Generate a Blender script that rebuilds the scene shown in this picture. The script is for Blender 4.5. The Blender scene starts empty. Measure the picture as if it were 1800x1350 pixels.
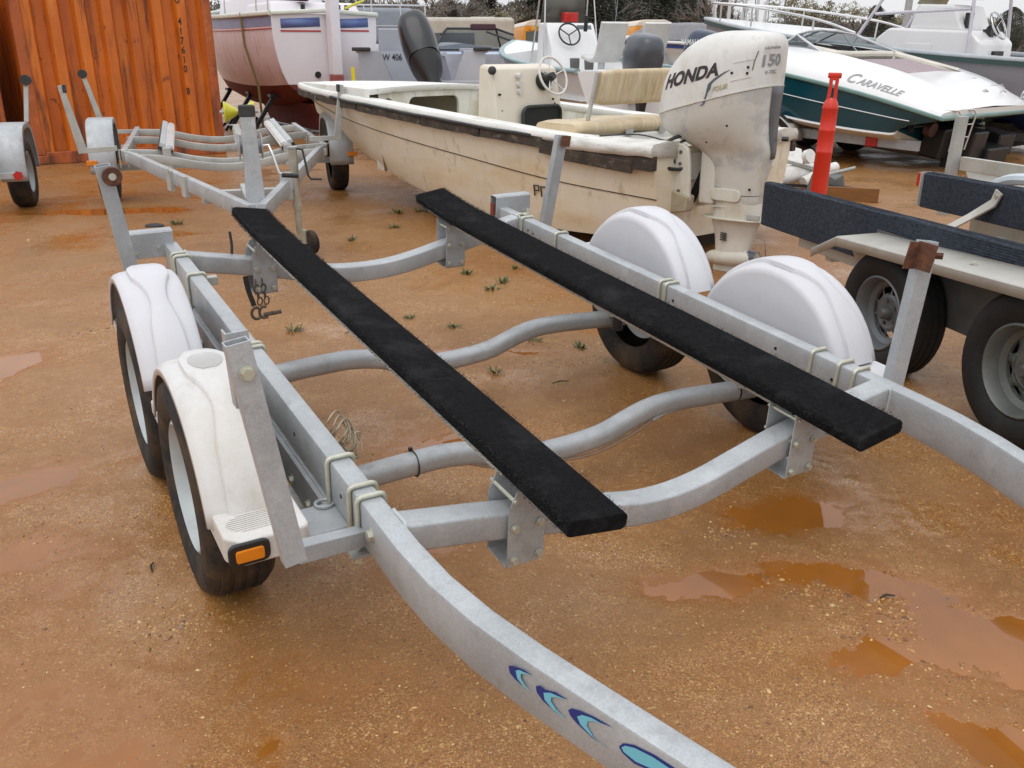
import bpy, bmesh, math, random
from math import sin, cos, pi, radians, atan2, sqrt, hypot
from mathutils import Vector as V, Matrix as Mx, noise
random.seed(7)
SC = bpy.context.scene
COL = SC.collection
# ------------------------------------------------------------------ camera, world, sun, exposure
CAM_H, FPX, PITCH = 1.5, 1570.0, math.atan(590/1570.0)
cd = bpy.data.cameras.new('camera'); cam = bpy.data.objects.new('camera', cd); COL.objects.link(cam)
cd.sensor_width = 36.0; cd.lens = FPX/1800*36; cd.clip_end = 3000; cd.clip_start = 0.05
cam.location = (0, 0, CAM_H); cam.rotation_euler = (pi/2-PITCH, 0, 0)
SC.camera = cam
SC.render.resolution_x, SC.render.resolution_y = 1024, 768
W = bpy.data.worlds.new('World'); SC.world = W; W.use_nodes = True
SUN_EL, SUN_AZ = radians(58), radians(205)
def make_world():
    nt = W.node_tree; nt.nodes.clear()
    out = nt.nodes.new('ShaderNodeOutputWorld'); bg = nt.nodes.new('ShaderNodeBackground')
    sky = nt.nodes.new('ShaderNodeTexSky'); sky.sky_type = 'NISHITA'; sky.sun_disc = False
    sky.sun_elevation = SUN_EL; sky.sun_rotation = SUN_AZ; sky.air_density = 1.0; sky.dust_density = 2.0
    tc = nt.nodes.new('ShaderNodeTexCoord'); n = nt.nodes.new('ShaderNodeTexNoise')
    n.inputs['Scale'].default_value = 2.2; n.inputs['Detail'].default_value = 7
    mp = nt.nodes.new('ShaderNodeMapping'); mp.inputs['Scale'].default_value = (1, 1, 3)
    nt.links.new(tc.outputs['Generated'], mp.inputs[0]); nt.links.new(mp.outputs[0], n.inputs['Vector'])
    cr = nt.nodes.new('ShaderNodeValToRGB')
    cr.color_ramp.elements[0].position = .3; cr.color_ramp.elements[0].color = (8.0, 8.1, 8.4, 1)
    cr.color_ramp.elements[1].position = .7; cr.color_ramp.elements[1].color = (9.8, 9.85, 9.95, 1)
    mx = nt.nodes.new('ShaderNodeMix'); mx.data_type = 'RGBA'; mx.inputs[0].default_value = .88
    nt.links.new(n.outputs[0], cr.inputs[0])
    nt.links.new(sky.outputs[0], mx.inputs[6]); nt.links.new(cr.outputs[0], mx.inputs[7])
    bg.inputs['Strength'].default_value = 0.1
    # overcast sky: palest at the horizon, brighter overhead, as under any even cloud layer
    sx = nt.nodes.new('ShaderNodeSeparateXYZ'); nt.links.new(tc.outputs['Generated'], sx.inputs[0])
    r = nt.nodes.new('ShaderNodeMapRange'); r.inputs[1].default_value = 0; r.inputs[2].default_value = 1; r.inputs[3].default_value = 1.0; r.inputs[4].default_value = 1.75
    nt.links.new(sx.outputs[2], r.inputs[0])
    cb = nt.nodes.new('ShaderNodeVectorMath'); cb.operation = 'SCALE'; nt.links.new(mx.outputs[2], cb.inputs[0]); nt.links.new(r.outputs[0], cb.inputs['Scale'])
    nt.links.new(cb.outputs[0], bg.inputs['Color']); nt.links.new(bg.outputs[0], out.inputs[0])
make_world()
sd = bpy.data.lights.new('sun', 'SUN'); sun = bpy.data.objects.new('sun', sd); COL.objects.link(sun)
sd.energy = 0.8; sd.angle = radians(45); sd.color = (1, .97, .92)
sun.rotation_euler = V((sin(SUN_AZ)*cos(SUN_EL), cos(SUN_AZ)*cos(SUN_EL), sin(SUN_EL))).to_track_quat('Z', 'Y').to_euler()
SC.view_settings.view_transform = 'Standard'; SC.view_settings.look = 'None'
SC.view_settings.exposure = -0.03; SC.view_settings.gamma = 1.0; SC.view_settings.use_curve_mapping = False

# ------------------------------------------------------------------ measuring: photograph rays turned into places
_c, _s = cos(PITCH), sin(PITCH)
def ray(x, y):
    U = (675-y)/FPX
    return V(((x-900)/FPX, _c+U*_s, U*_c-_s))
def G(x, y, z=0.0):
    d = ray(x, y); return V((0, 0, CAM_H)) + d*((z-CAM_H)/d.z)
def D(x, y, Y):
    d = ray(x, y); return V((0, 0, CAM_H)) + d*(Y/d.y)
class Frame:
    """a thing's own axes: x to its right, y ahead, z up"""
    def __init__(s, O, yaxis, tilt=0.0, roll=0.0):
        y = V((yaxis[0], yaxis[1], 0)).normalized(); x = V((y.y, -y.x, 0))
        M = Mx((x, y, V((0, 0, 1)))).transposed()
        M = M @ Mx.Rotation(tilt, 3, 'X') @ Mx.Rotation(roll, 3, 'Y')
        s.M = Mx.Translation(V(O)) @ M.to_4x4(); s.I = s.M.inverted()
    def L(s, px, py, ax, val):
        o = s.I @ V((0, 0, CAM_H)); d = s.I.to_3x3() @ ray(px, py)
        return o + d*((val-o[ax])/d[ax])
class FrameM(Frame):
    def __init__(s, M): s.M = M; s.I = M.inverted()

# ------------------------------------------------------------------ mesh builder
class MB:
    def __init__(s): s.v = []; s.f = []
    def add(s, vs, fs, M=None):
        k = len(s.v)
        s.v += [tuple(M @ V(p)) if M else tuple(p) for p in vs]
        s.f += [tuple(i+k for i in f) for f in fs]; return s
    def box(s, c, d, R=None):
        c = V(c); h = [x/2 for x in d]
        vs = [V((a*h[0], b*h[1], e*h[2])) for a in (-1, 1) for b in (-1, 1) for e in (-1, 1)]
        if R: vs = [R @ p for p in vs]
        return s.add([c+p for p in vs], [(0,1,3,2),(4,6,7,5),(0,4,5,1),(2,3,7,6),(0,2,6,4),(1,5,7,3)])
    def bar(s, p, q, w, h, up=(0, 0, 1)):
        return s.sweep([p, q], [(-w/2,-h/2),(w/2,-h/2),(w/2,h/2),(-w/2,h/2)], up)
    def sweep(s, pts, prof, up=(0, 0, 1), cap=True, closed=False, scale=None):
        pts = [V(p) for p in pts]; n = len(pts); m = len(prof); rings = []
        for i, p in enumerate(pts):
            a = pts[i-1] if (i or closed) else pts[0]; b = pts[(i+1) % n] if (i < n-1 or closed) else pts[-1]
            t = (b-a).normalized(); u = V(up[i]) if isinstance(up, list) else V(up)
            r = t.cross(u)
            if r.length < 1e-6: r = t.cross(V((1, 0, .01)))
            r.normalize(); uu = r.cross(t)
            # keep the width through bends
            k = 1.0
            if 0 < i < n-1:
                d1 = (p-pts[i-1]).normalized(); cc = max(.35, d1.dot(t)); k = 1/cc
            sc = scale[i] if scale else 1.0
            rings.append([p + r*(x*k*sc) + uu*(y*sc) for x, y in prof])
        return s.loft(rings, True, cap and not closed, closed)
    def loft(s, rings, ringclosed=True, cap=True, loop=False):
        k = len(s.v); m = len(rings[0]); n = len(rings)
        for r in rings: s.v += [tuple(p) for p in r]
        for i in range(n if loop else n-1):
            j = (i+1) % n
            for a in range(m if ringclosed else m-1):
                b = (a+1) % m
                s.f.append((k+i*m+a, k+i*m+b, k+j*m+b, k+j*m+a))
        if cap and ringclosed:
            s.f.append(tuple(k+a for a in range(m))[::-1]); s.f.append(tuple(k+(n-1)*m+a for a in range(m)))
        return s
    def tube(s, pts, r, n=8, closed=False, cap=True):
        pts = [V(p) for p in pts]; N = len(pts)
        t0 = (pts[1]-pts[0]).normalized()
        nr = t0.orthogonal().normalized(); rings = []; pt = t0
        for i, p in enumerate(pts):
            if closed: t = (pts[(i+1) % N]-pts[i-1]).normalized()
            else: t = (pts[min(i+1, N-1)]-pts[max(i-1, 0)]).normalized()
            nr = pt.rotation_difference(t) @ nr; nr = (nr - t*nr.dot(t)).normalized(); pt = t
            b = t.cross(nr); rr = r[i] if isinstance(r, (list, tuple)) else r
            rings.append([p + (nr*cos(2*pi*a/n)+b*sin(2*pi*a/n))*rr for a in range(n)])
        return s.loft(rings, True, cap and not closed, closed)
    def lathe(s, prof, M=None, n=24, a0=0, a1=2*pi):
        """prof: (radius, height along z)"""
        full = abs(a1-a0-2*pi) < 1e-6; N = n if full else n+1
        rings = []
        for i in range(N):
            a = a0+(a1-a0)*i/n
            rings.append([V((r*cos(a), r*sin(a), z)) for r, z in prof])
        if M: rings = [[M @ p for p in r] for r in rings]
        return s.loft(rings, False, False, full)
    def cyl(s, p, q, r, n=12, r2=None):
        p, q = V(p), V(q); return s.tube([p, q], [r, r if r2 is None else r2], n)
    def prism(s, poly, M, h):
        """polygon in the local xy plane of M, extruded along its z"""
        n = len(poly)
        vs = [M @ V((x, y, 0)) for x, y in poly] + [M @ V((x, y, h)) for x, y in poly]
        return s.add(vs, [tuple(range(n))[::-1], tuple(range(n, 2*n))] + [(i, (i+1) % n, n+(i+1) % n, n+i) for i in range(n)])
    def ball(s, c, r, n=12, m=8, M=None):
        r = (r, r, r) if not isinstance(r, (tuple, list)) else r
        rings = []
        for i in range(1, m):
            a = pi*i/m
            rings.append([V(c)+V((r[0]*sin(a)*cos(2*pi*k/n), r[1]*sin(a)*sin(2*pi*k/n), r[2]*cos(a))) for k in range(n)])
        if M: rings = [[M @ p for p in q] for q in rings]
        return s.loft(rings, True, True)
    def patch(s, P):
        """open grid of points"""
        return s.loft(P, False, False)
def rrect(w, h, r, n=3):
    o = []
    for cx, cy, a in ((w/2-r, h/2-r, 0), (-w/2+r, h/2-r, 90), (-w/2+r, -h/2+r, 180), (w/2-r, -h/2+r, 270)):
        for i in range(n+1):
            t = radians(a+90*i/n); o.append((cx+r*cos(t), cy+r*sin(t)))
    return o
def spline(pts, n=6):
    pts = [V(p) for p in pts]; o = []
    for i in range(len(pts)-1):
        p0 = pts[max(i-1, 0)]; p1 = pts[i]; p2 = pts[i+1]; p3 = pts[min(i+2, len(pts)-1)]
        for k in range(n):
            t = k/n
            o.append(.5*((2*p1)+(p2-p0)*t+(2*p0-5*p1+4*p2-p3)*t*t+(3*p1-p0-3*p2+p3)*t**3))
    return o+[pts[-1]]
def build(name, mb, mat, parent=None, bevel=0.0, angle=35, seg=2, solid=0.0, merge=True, local=None, sub=0):
    me = bpy.data.meshes.new(name)
    vs = mb.v
    me.from_pydata(vs, [], mb.f)
    bm = bmesh.new(); bm.from_mesh(me)
    if merge: bmesh.ops.remove_doubles(bm, verts=bm.verts, dist=1e-5)
    bmesh.ops.recalc_face_normals(bm, faces=bm.faces)
    bm.to_mesh(me); bm.free()
    for p in me.polygons: p.use_smooth = True
    me.set_sharp_from_angle(angle=radians(angle))
    me.materials.append(mat)
    o = bpy.data.objects.new(name, me); COL.objects.link(o)
    if parent is not None: o.parent = parent
    if solid:
        m = o.modifiers.new('thickness', 'SOLIDIFY'); m.thickness = solid; m.offset = -1
    if bevel:
        m = o.modifiers.new('bevel', 'BEVEL'); m.width = bevel; m.segments = seg; m.limit_method = 'ANGLE'; m.angle_limit = radians(30)
        m.harden_normals = True
    if sub:
        m = o.modifiers.new('sub', 'SUBSURF'); m.levels = sub; m.render_levels = sub
    return o
def tag(o, label, cat, group=None):
    o['label'] = label; o['category'] = cat
    if group: o['group'] = group
    return o
def thing(name, M, label, cat, group=None):
    o = bpy.data.objects.new(name, None); COL.objects.link(o); o.empty_display_size = .2
    o.matrix_world = M if isinstance(M, Mx) else Mx.Translation(V(M))
    return tag(o, label, cat, group)
def copy_tree(o, parent=None):
    c = o.copy(); COL.objects.link(c)
    if parent is not None: c.parent = parent
    for ch in list(o.children): copy_tree(ch, c)
    return c
def Rz(a): return Mx.Rotation(a, 4, 'Z')
def Rx(a): return Mx.Rotation(a, 4, 'X')
def Ry(a): return Mx.Rotation(a, 4, 'Y')
def T(*p): return Mx.Translation(V(p if len(p) == 3 else p[0]))
def basis(o, x, y):
    x = V(x).normalized(); y = V(y); z = x.cross(y).normalized(); y = z.cross(x)
    M = Mx((x, y, z)).transposed().to_4x4(); M.translation = V(o); return M
def text(name, s, size, M, mat, parent, bold=0.0, squeeze=1.0, shear=0.0, ext=.0015, align='CENTER', spacing=1.0, font=None):
    c = bpy.data.curves.new(name, 'FONT'); c.body = s; c.size = size; c.align_x = align; c.align_y = 'CENTER'
    c.extrude = ext; c.offset = bold; c.shear = shear; c.space_character = spacing; c.resolution_u = 3
    t = bpy.data.objects.new('tmp', c); COL.objects.link(t)
    bpy.context.view_layer.update()
    me = bpy.data.meshes.new_from_object(t.evaluated_get(bpy.context.evaluated_depsgraph_get()))
    bpy.data.objects.remove(t); bpy.data.curves.remove(c)
    for v in me.vertices: v.co = M @ V((v.co.x*squeeze, v.co.y, v.co.z))
    me.materials.clear(); me.materials.append(mat); me.name = name
    o = bpy.data.objects.new(name, me); COL.objects.link(o); o.parent = parent
    return o

# ------------------------------------------------------------------ materials
def mat(name, col, rough=.5, metal=0.0, var=.12, vs=5.0, stains=(), bump=0.0, bs=80.0, spec=.5, stretch=None, rvar=0.0, alpha=None, coat=0.0, spangle=0.0, trans=0.0):
    m = bpy.data.materials.new(name); m.use_nodes = True; nt = m.node_tree; N = nt.nodes; Lk = nt.links
    b = N['Principled BSDF']
    b.inputs['Roughness'].default_value = rough; b.inputs['Metallic'].default_value = metal
    b.inputs['Specular IOR Level'].default_value = spec
    if coat: b.inputs['Coat Weight'].default_value = coat; b.inputs['Coat Roughness'].default_value = .08
    if trans: b.inputs['Transmission Weight'].default_value = trans
    tc = N.new('ShaderNodeTexCoord'); src = tc.outputs['Object']
    def noi(scale, detail=5, st=None, rgh=.6, off=0.0):
        mp = N.new('ShaderNodeMapping'); Lk.new(src, mp.inputs[0])
        mp.inputs['Scale'].default_value = st or (1, 1, 1); mp.inputs['Location'].default_value = (off, off*1.7, off*.6)
        n = N.new('ShaderNodeTexNoise'); n.inputs['Scale'].default_value = scale; n.inputs['Detail'].default_value = detail
        n.inputs['Roughness'].default_value = rgh
        Lk.new(mp.outputs[0], n.inputs['Vector']); return n.outputs[0]
    def rng(x, lo, hi, a=0.0, c=1.0):
        r = N.new('ShaderNodeMapRange'); r.inputs[1].default_value = lo; r.inputs[2].default_value = hi
        r.inputs[3].default_value = a; r.inputs[4].default_value = c; Lk.new(x, r.inputs[0]); return r.outputs[0]
    def mix(f, a, c, mode='MIX'):
        x = N.new('ShaderNodeMix'); x.data_type = 'RGBA'; x.blend_type = mode
        if isinstance(f, float): x.inputs[0].default_value = f
        else: Lk.new(f, x.inputs[0])
        for i, q in ((6, a), (7, c)):
            if isinstance(q, (tuple, list)): x.inputs[i].default_value = (*q[:3], 1)
            else: Lk.new(q, x.inputs[i])
        return x.outputs[2]
    lo = tuple(max(0, k*(1-var)) for k in col); hi = tuple(min(1, k*(1+var)) for k in col)
    c = mix(rng(noi(vs, 6, stretch), .3, .7), lo, hi)
    if spangle:
        vo = N.new('ShaderNodeTexVoronoi'); vo.inputs['Scale'].default_value = 240; Lk.new(src, vo.inputs['Vector'])
        sp = N.new('ShaderNodeSeparateColor'); Lk.new(vo.outputs['Color'], sp.inputs[0])
        g = rng(sp.outputs[0], 0, 1, 1-spangle, 1+spangle)
        cb = N.new('ShaderNodeCombineColor'); [Lk.new(g, cb.inputs[i]) for i in range(3)]
        c = mix(1.0, c, cb.outputs[0], 'MULTIPLY')
    for i, s in enumerate(stains):
        sc_, scale, l, h_ = s[:4]; st = s[4] if len(s) > 4 else None; amt = s[5] if len(s) > 5 else 1.0
        f = rng(noi(scale, 8, st, .65, 3.1*(i+1)), l, h_, 0, amt)
        c = mix(f, c, sc_)
    Lk.new(c, b.inputs['Base Color'])
    if rvar: Lk.new(rng(noi(vs*2, 5, None, .6, 9.0), .3, .7, max(.03, rough-rvar), min(1, rough+rvar)), b.inputs['Roughness'])
    if bump:
        bp = N.new('ShaderNodeBump'); bp.inputs['Strength'].default_value = bump; bp.inputs['Distance'].default_value = .01
        Lk.new(noi(bs, 4, stretch), bp.inputs['Height']); Lk.new(bp.outputs[0], b.inputs['Normal'])
    return m
def glass(name, col=(.8,.85,.85), amt=.75, rough=.03):
    m = bpy.data.materials.new(name); m.use_nodes = True; nt = m.node_tree; N = nt.nodes
    N.clear(); out = N.new('ShaderNodeOutputMaterial'); tr = N.new('ShaderNodeBsdfTransparent'); tr.inputs[0].default_value = (*col, 1)
    gl = N.new('ShaderNodeBsdfPrincipled'); gl.inputs['Base Color'].default_value = (*[k*.35 for k in col], 1); gl.inputs['Roughness'].default_value = rough
    mx = N.new('ShaderNodeMixShader'); mx.inputs[0].default_value = 1-amt
    nt.links.new(tr.outputs[0], mx.inputs[1]); nt.links.new(gl.outputs[0], mx.inputs[2]); nt.links.new(mx.outputs[0], out.inputs[0]); return m
M_ = {}
M_['galv'] = mat('galvanised steel', (.39,.41,.425), .45, .25, .14, 4, [((.54,.56,.575), 9, .52, .75, None, .7), ((.25,.25,.24), 14, .56, .76, None, .65), ((.27,.22,.16), 23, .68, .8, None, .6)], .14, 420, rvar=.12, spangle=.08)
M_['galv_old'] = mat('weathered galvanised steel', (.40,.405,.38), .6, .15, .18, 5, [((.22,.21,.18), 8, .55, .8, None, .7), ((.30,.19,.10), 20, .66, .8, None, .5)], .08, 90, spangle=.05)
M_['alu'] = mat('dull aluminium', (.50,.485,.44), .5, .35, .12, 4, [((.36,.33,.27), 6, .5, .8, None, .7)], .03, 60)
M_['zinc'] = mat('zinc plated bolt steel', (.52,.52,.43), .4, .45, .15, 30)
M_['chrome'] = mat('stainless steel', (.62,.62,.62), .22, .9, .05, 10)
M_['carpet'] = mat('black bunk carpet', (.012,.012,.013), .95, 0, .4, 60, [((.09,.09,.095), 260, .57, .8, None, .55), ((.075,.075,.078), 5, .52, .8, None, .6)], .9, 420, spec=.08)  # pale blotches in the colour stand for dust and a slight sheen
M_['pile'] = mat('carpet pile', (.035,.035,.037), .95, 0, .5, 40, spec=.08)
M_['carpet_blue'] = mat('grey blue bunk carpet', (.055,.065,.084), .95, 0, .35, 40, [((.15,.165,.195), 150, .5, .72, None, .8)], .9, 240, spec=.1)
M_['rubber'] = mat('tyre rubber', (.018,.018,.018), .75, 0, .3, 12, [((.13,.075,.035), 5, .47, .70, None, .65), ((.16,.10,.05), 30, .58, .75, None, .4)], .25, 90, spec=.35)
M_['rubber_dark'] = mat('black tyre rubber', (.014,.014,.014), .7, 0, .3, 12, [((.07,.055,.04), 6, .56, .76, None, .5)], .2, 90, spec=.4)
M_['rim'] = mat('grey painted rim', (.36,.38,.38), .45, .2, .12, 8, [((.2,.16,.12), 10, .6, .8, None, .5)])
M_['rim_white'] = mat('white painted rim', (.43,.47,.48), .4, .05, .1, 8, [((.28,.25,.2), 7, .55, .8, None, .6)])
M_['hub'] = mat('dark hub steel', (.12,.12,.115), .5, .3, .2, 10)
M_['fender'] = mat('white moulded plastic', (.60,.60,.63), .42, 0, .05, 3, [((.52,.51,.51), 2.5, .40, .80, None, .6), ((.44,.40,.34), 55, .58, .80, None, .35)], .08, 300)
M_['fender_dirty'] = mat('grimy white plastic', (.63,.625,.62), .5, 0, .05, 3, [((.50,.45,.36), 2.6, .36, .72, None, .85), ((.42,.36,.28), 90, .50, .75, None, .25), ((.36,.30,.22), 5, .56, .78, (1,1,.4), .55)], .12, 300)
M_['decal_dark'] = mat('dark blue vinyl', (.012,.03,.20), .35, 0, .05)
M_['decal_light'] = mat('pale blue vinyl', (.16,.50,.62), .35, 0, .05)
M_['amber'] = mat('amber lens', (.72,.22,.01), .15, 0, .1, 30)
M_['red_lens'] = mat('red lens', (.45,.02,.015), .2, 0, .1, 30)
M_['black'] = mat('black plastic', (.015,.015,.016), .42, 0, .2, 10)
M_['soft_black'] = mat('worn black rubber', (.035,.035,.035), .7, 0, .3, 10)
M_['rust'] = mat('rusty steel', (.11,.045,.028), .85, .1, .35, 25, [((.2,.08,.03), 30, .5, .7)], .4, 90)
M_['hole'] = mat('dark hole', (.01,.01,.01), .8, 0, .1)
M_['copper'] = mat('bare brake wire', (.42,.36,.26), .45, .3, .2, 20)
M_['hose'] = mat('tan brake hose', (.30,.21,.15), .5, 0, .15, 12)
M_['chain'] = mat('dull chain steel', (.12,.10,.08), .55, .4, .3, 30)
M_['mud_white'] = mat('worn white gelcoat', (.70,.70,.68), .45, 0, .08, 4)
# ------------------------------------------------------------------ sky is the world; ground, puddles
PUD = [  # x, y, half length, half width, heading, depth
    (1.38, 2.02, .42, .22, -.5, .022), (1.75, 1.62, .50, .18, -.6, .024), (.62, 2.30, .30, .12, .2, .020), (1.15, 1.62, .34, .13, -.6, .020), (.95, 1.95, .22, .12, .1, .018), (1.05, 2.35, .26, .08, -.3, .018), (.80, 1.50, .28, .10, -.4, .018), (1.9, 2.3, .3, .12, .2, .018), (-1.9, 2.0, .3, .10, .6, .014), (.1, 3.2, .28, .08, .3, .014),
    (.92, 2.75, .40, .17, .2, .018), (-2.72, 4.15, .50, .22, .95, .034), (-2.75, 3.75, .30, .24, .2, .03), (-.18, 4.48, .55, .10, .05, .026), (-1.75, 3.0, .40, .16, .8, .016), (-1.55, 2.5, .30, .16, .8, .014),
    (-5.6, 8.1, 1.0, .3, .25, .03), (-4.0, 8.9, 1.3, .22, .1, .028), (-3.1, 7.7, .6, .14, .1, .024), (.7, 4.9, .5, .1, .1, .02),
    (2.55, 4.3, .35, .12, .6, .02), (-.25, 3.35, .5, .2, .3, .014), (.3, 1.55, .3, .12, .5, .012), (-1.0, 1.5, .3, .12, .3, .010), (-2.3, 2.5, .4, .15, .5, .012), (-.2,2.55,.3,.12,.6,.014)]
HUMP = [(-.868, 2.33, .029), (1.03, 3.42, .036), (-1.284, 3.05, .036), (.614, 4.14, .044)]   # mud pushed up under the tyres
WATER_Z = -.0135
def ground_z(x, y):
    near = max(0.0, 1-max(0, y-14)/25)
    z = noise.noise(V((x*.55, y*.55, 3.1)))*.012 + noise.noise(V((x*2.1, y*2.1, 7.7)))*.006
    if y < 14: z += noise.noise(V((x*7, y*7, 1.3)))*.0055 + noise.noise(V((x*19, y*19, 5.3)))*.0042
    if y < 5.5: z += noise.noise(V((x*46, y*46, 2.2)))*.0034
    for px, py, a, b, h, d in PUD:
        dx, dy = x-px, y-py
        if abs(dx) > 2.2 or abs(dy) > 2.2: continue
        u = (dx*cos(h)+dy*sin(h))/a; w = (-dx*sin(h)+dy*cos(h))/b
        r2 = u*u+w*w
        if r2 < 4: z -= d*math.exp(-r2*1.3)
    if y < 6:
        for hx, hy, hz in HUMP:
            r2 = ((x-hx)**2+(y-hy)**2)/.05
            if r2 < 6: k = math.exp(-r2); z += (hz-z)*k
    return z*near
def axis(lo, hi, fine_lo, fine_hi, st, grow=1.07):
    a = []; x = fine_lo
    while x < fine_hi: a.append(x); x += st
    s = st; x = fine_hi
    while x < hi: a.append(x); s *= grow; x += s
    a.append(hi); s = st; x = fine_lo; b = []
    while True:
        s *= grow; x -= s
        if x < lo: break
        b.append(x)
    return [lo]+b[::-1]+a
def make_ground():
    xs = axis(-600, 600, -2.6, 2.6, .015, 1.05); ys = axis(-60, 900, 1.1, 4.4, .014, 1.035)
    nx = len(xs); vs = [(x, y, ground_z(x, y)) for y in ys for x in xs]
    fs = [(j*nx+i, j*nx+i+1, (j+1)*nx+i+1, (j+1)*nx+i) for j in range(len(ys)-1) for i in range(nx-1)]
    me = bpy.data.meshes.new('ground'); me.from_pydata(vs, [], fs)
    me.polygons.foreach_set('use_smooth', [True]*len(fs))
    m = bpy.data.materials.new('wet clay gravel'); m.use_nodes = True; nt = m.node_tree; N = nt.nodes; Lk = nt.links; b = N['Principled BSDF']
    tc = N.new('ShaderNodeTexCoord'); src = tc.outputs['Object']
    def noi(s, d=6, r=.6):
        n = N.new('ShaderNodeTexNoise'); n.inputs['Scale'].default_value = s; n.inputs['Detail'].default_value = d; n.inputs['Roughness'].default_value = r
        Lk.new(src, n.inputs['Vector']); return n.outputs[0]
    def ramp(x, els):
        r = N.new('ShaderNodeValToRGB'); Lk.new(x, r.inputs[0]); e = r.color_ramp.elements
        while len(e) < len(els): e.new(.5)
        for k, (p, c) in enumerate(els): e[k].position = p; e[k].color = (*c, 1)
        return r.outputs[0]
    def mix(f, a, c, mode='MIX'):
        x = N.new('ShaderNodeMix'); x.data_type = 'RGBA'; x.blend_type = mode
        if isinstance(f, float): x.inputs[0].default_value = f
        else: Lk.new(f, x.inputs[0])
        for i, q in ((6, a), (7, c)):
            if isinstance(q, tuple): x.inputs[i].default_value = (*q, 1)
            else: Lk.new(q, x.inputs[i])
        return x.outputs[2]
    def rng(x, lo, hi, a=0., c=1.):
        r = N.new('ShaderNodeMapRange'); r.inputs[1].default_value = lo; r.inputs[2].default_value = hi; r.inputs[3].default_value = a; r.inputs[4].default_value = c
        Lk.new(x, r.inputs[0]); return r.outputs[0]
    base = ramp(noi(.65, 9, .66), [(.28, (.23,.087,.018)), (.5, (.32,.150,.048)), (.72, (.38,.210,.105))])
    grit = N.new('ShaderNodeTexVoronoi'); grit.inputs['Scale'].default_value = 300; Lk.new(src, grit.inputs['Vector'])
    sp = N.new('ShaderNodeSeparateColor'); Lk.new(grit.outputs['Color'], sp.inputs[0])
    gcol = ramp(sp.outputs[0], [(0.0, (.08,.032,.012)), (.30, (.23,.088,.022)), (.72, (.38,.18,.052)), (.93, (.55,.33,.11)), (1.0, (.72,.56,.32))])
    patch = rng(noi(2.3, 6, .7), .42, .64, .16, .68)
    c = mix(patch, base, gcol)
    g2 = N.new('ShaderNodeTexVoronoi'); g2.inputs['Scale'].default_value = 150; Lk.new(src, g2.inputs['Vector'])
    s2 = N.new('ShaderNodeSeparateColor'); Lk.new(g2.outputs['Color'], s2.inputs[0])
    c = mix(rng(s2.outputs[1], .92, .96, 0, .75), c, ramp(s2.outputs[0], [(0, (.12,.05,.02)), (.4, (.42,.20,.06)), (1, (.60,.40,.16))]))
    sz = N.new('ShaderNodeSeparateXYZ'); Lk.new(src, sz.inputs[0])
    shore = rng(sz.outputs[2], WATER_Z+.0005, WATER_Z+.010, 1., 0.)
    silt0 = rng(noi(1.15, 7, .68), .42, .60, 0., 1.)
    mxs = N.new('ShaderNodeMath'); mxs.operation = 'MAXIMUM'; Lk.new(silt0, mxs.inputs[0]); Lk.new(shore, mxs.inputs[1]); silt = mxs.outputs[0]
    c = mix(rng(shore, 0, 1, 0, .72), c, (.285, .105, .020))
    Lk.new(c, b.inputs['Base Color'])
    Lk.new(rng(silt, 0, 1, .44, .13), b.inputs['Roughness'])
    b.inputs['Specular IOR Level'].default_value = .5
    hgt = N.new('ShaderNodeMath'); hgt.operation = 'ADD'; Lk.new(rng(sp.outputs[1], 0, 1, 0, .5), hgt.inputs[0]); Lk.new(noi(230, 3), hgt.inputs[1])
    bp = N.new('ShaderNodeBump'); Lk.new(rng(silt, 0, 1, .80, .13), bp.inputs['Strength']); bp.inputs['Distance'].default_value = .006
    Lk.new(hgt.outputs[0], bp.inputs['Height']); Lk.new(bp.outputs[0], b.inputs['Normal'])
    me.materials.append(m)
    o = bpy.data.objects.new('ground', me); COL.objects.link(o); o['kind'] = 'structure'
    # standing water: a level sheet, seen where the ground dips under it
    w = mat('muddy puddle water', (.29,.105,.018), .03, 0, .22, 2.5, spec=.5)
    b = w.node_tree.nodes['Principled BSDF']; b.inputs['IOR'].default_value = 1.5
    mw = MB(); mw.add([(-9, .6, WATER_Z), (6, .6, WATER_Z), (6, 11, WATER_Z), (-9, 11, WATER_Z)], [(0,1,2,3)])
    o = build('puddle_water', mw, w); o['kind'] = 'structure'
make_ground()
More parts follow.
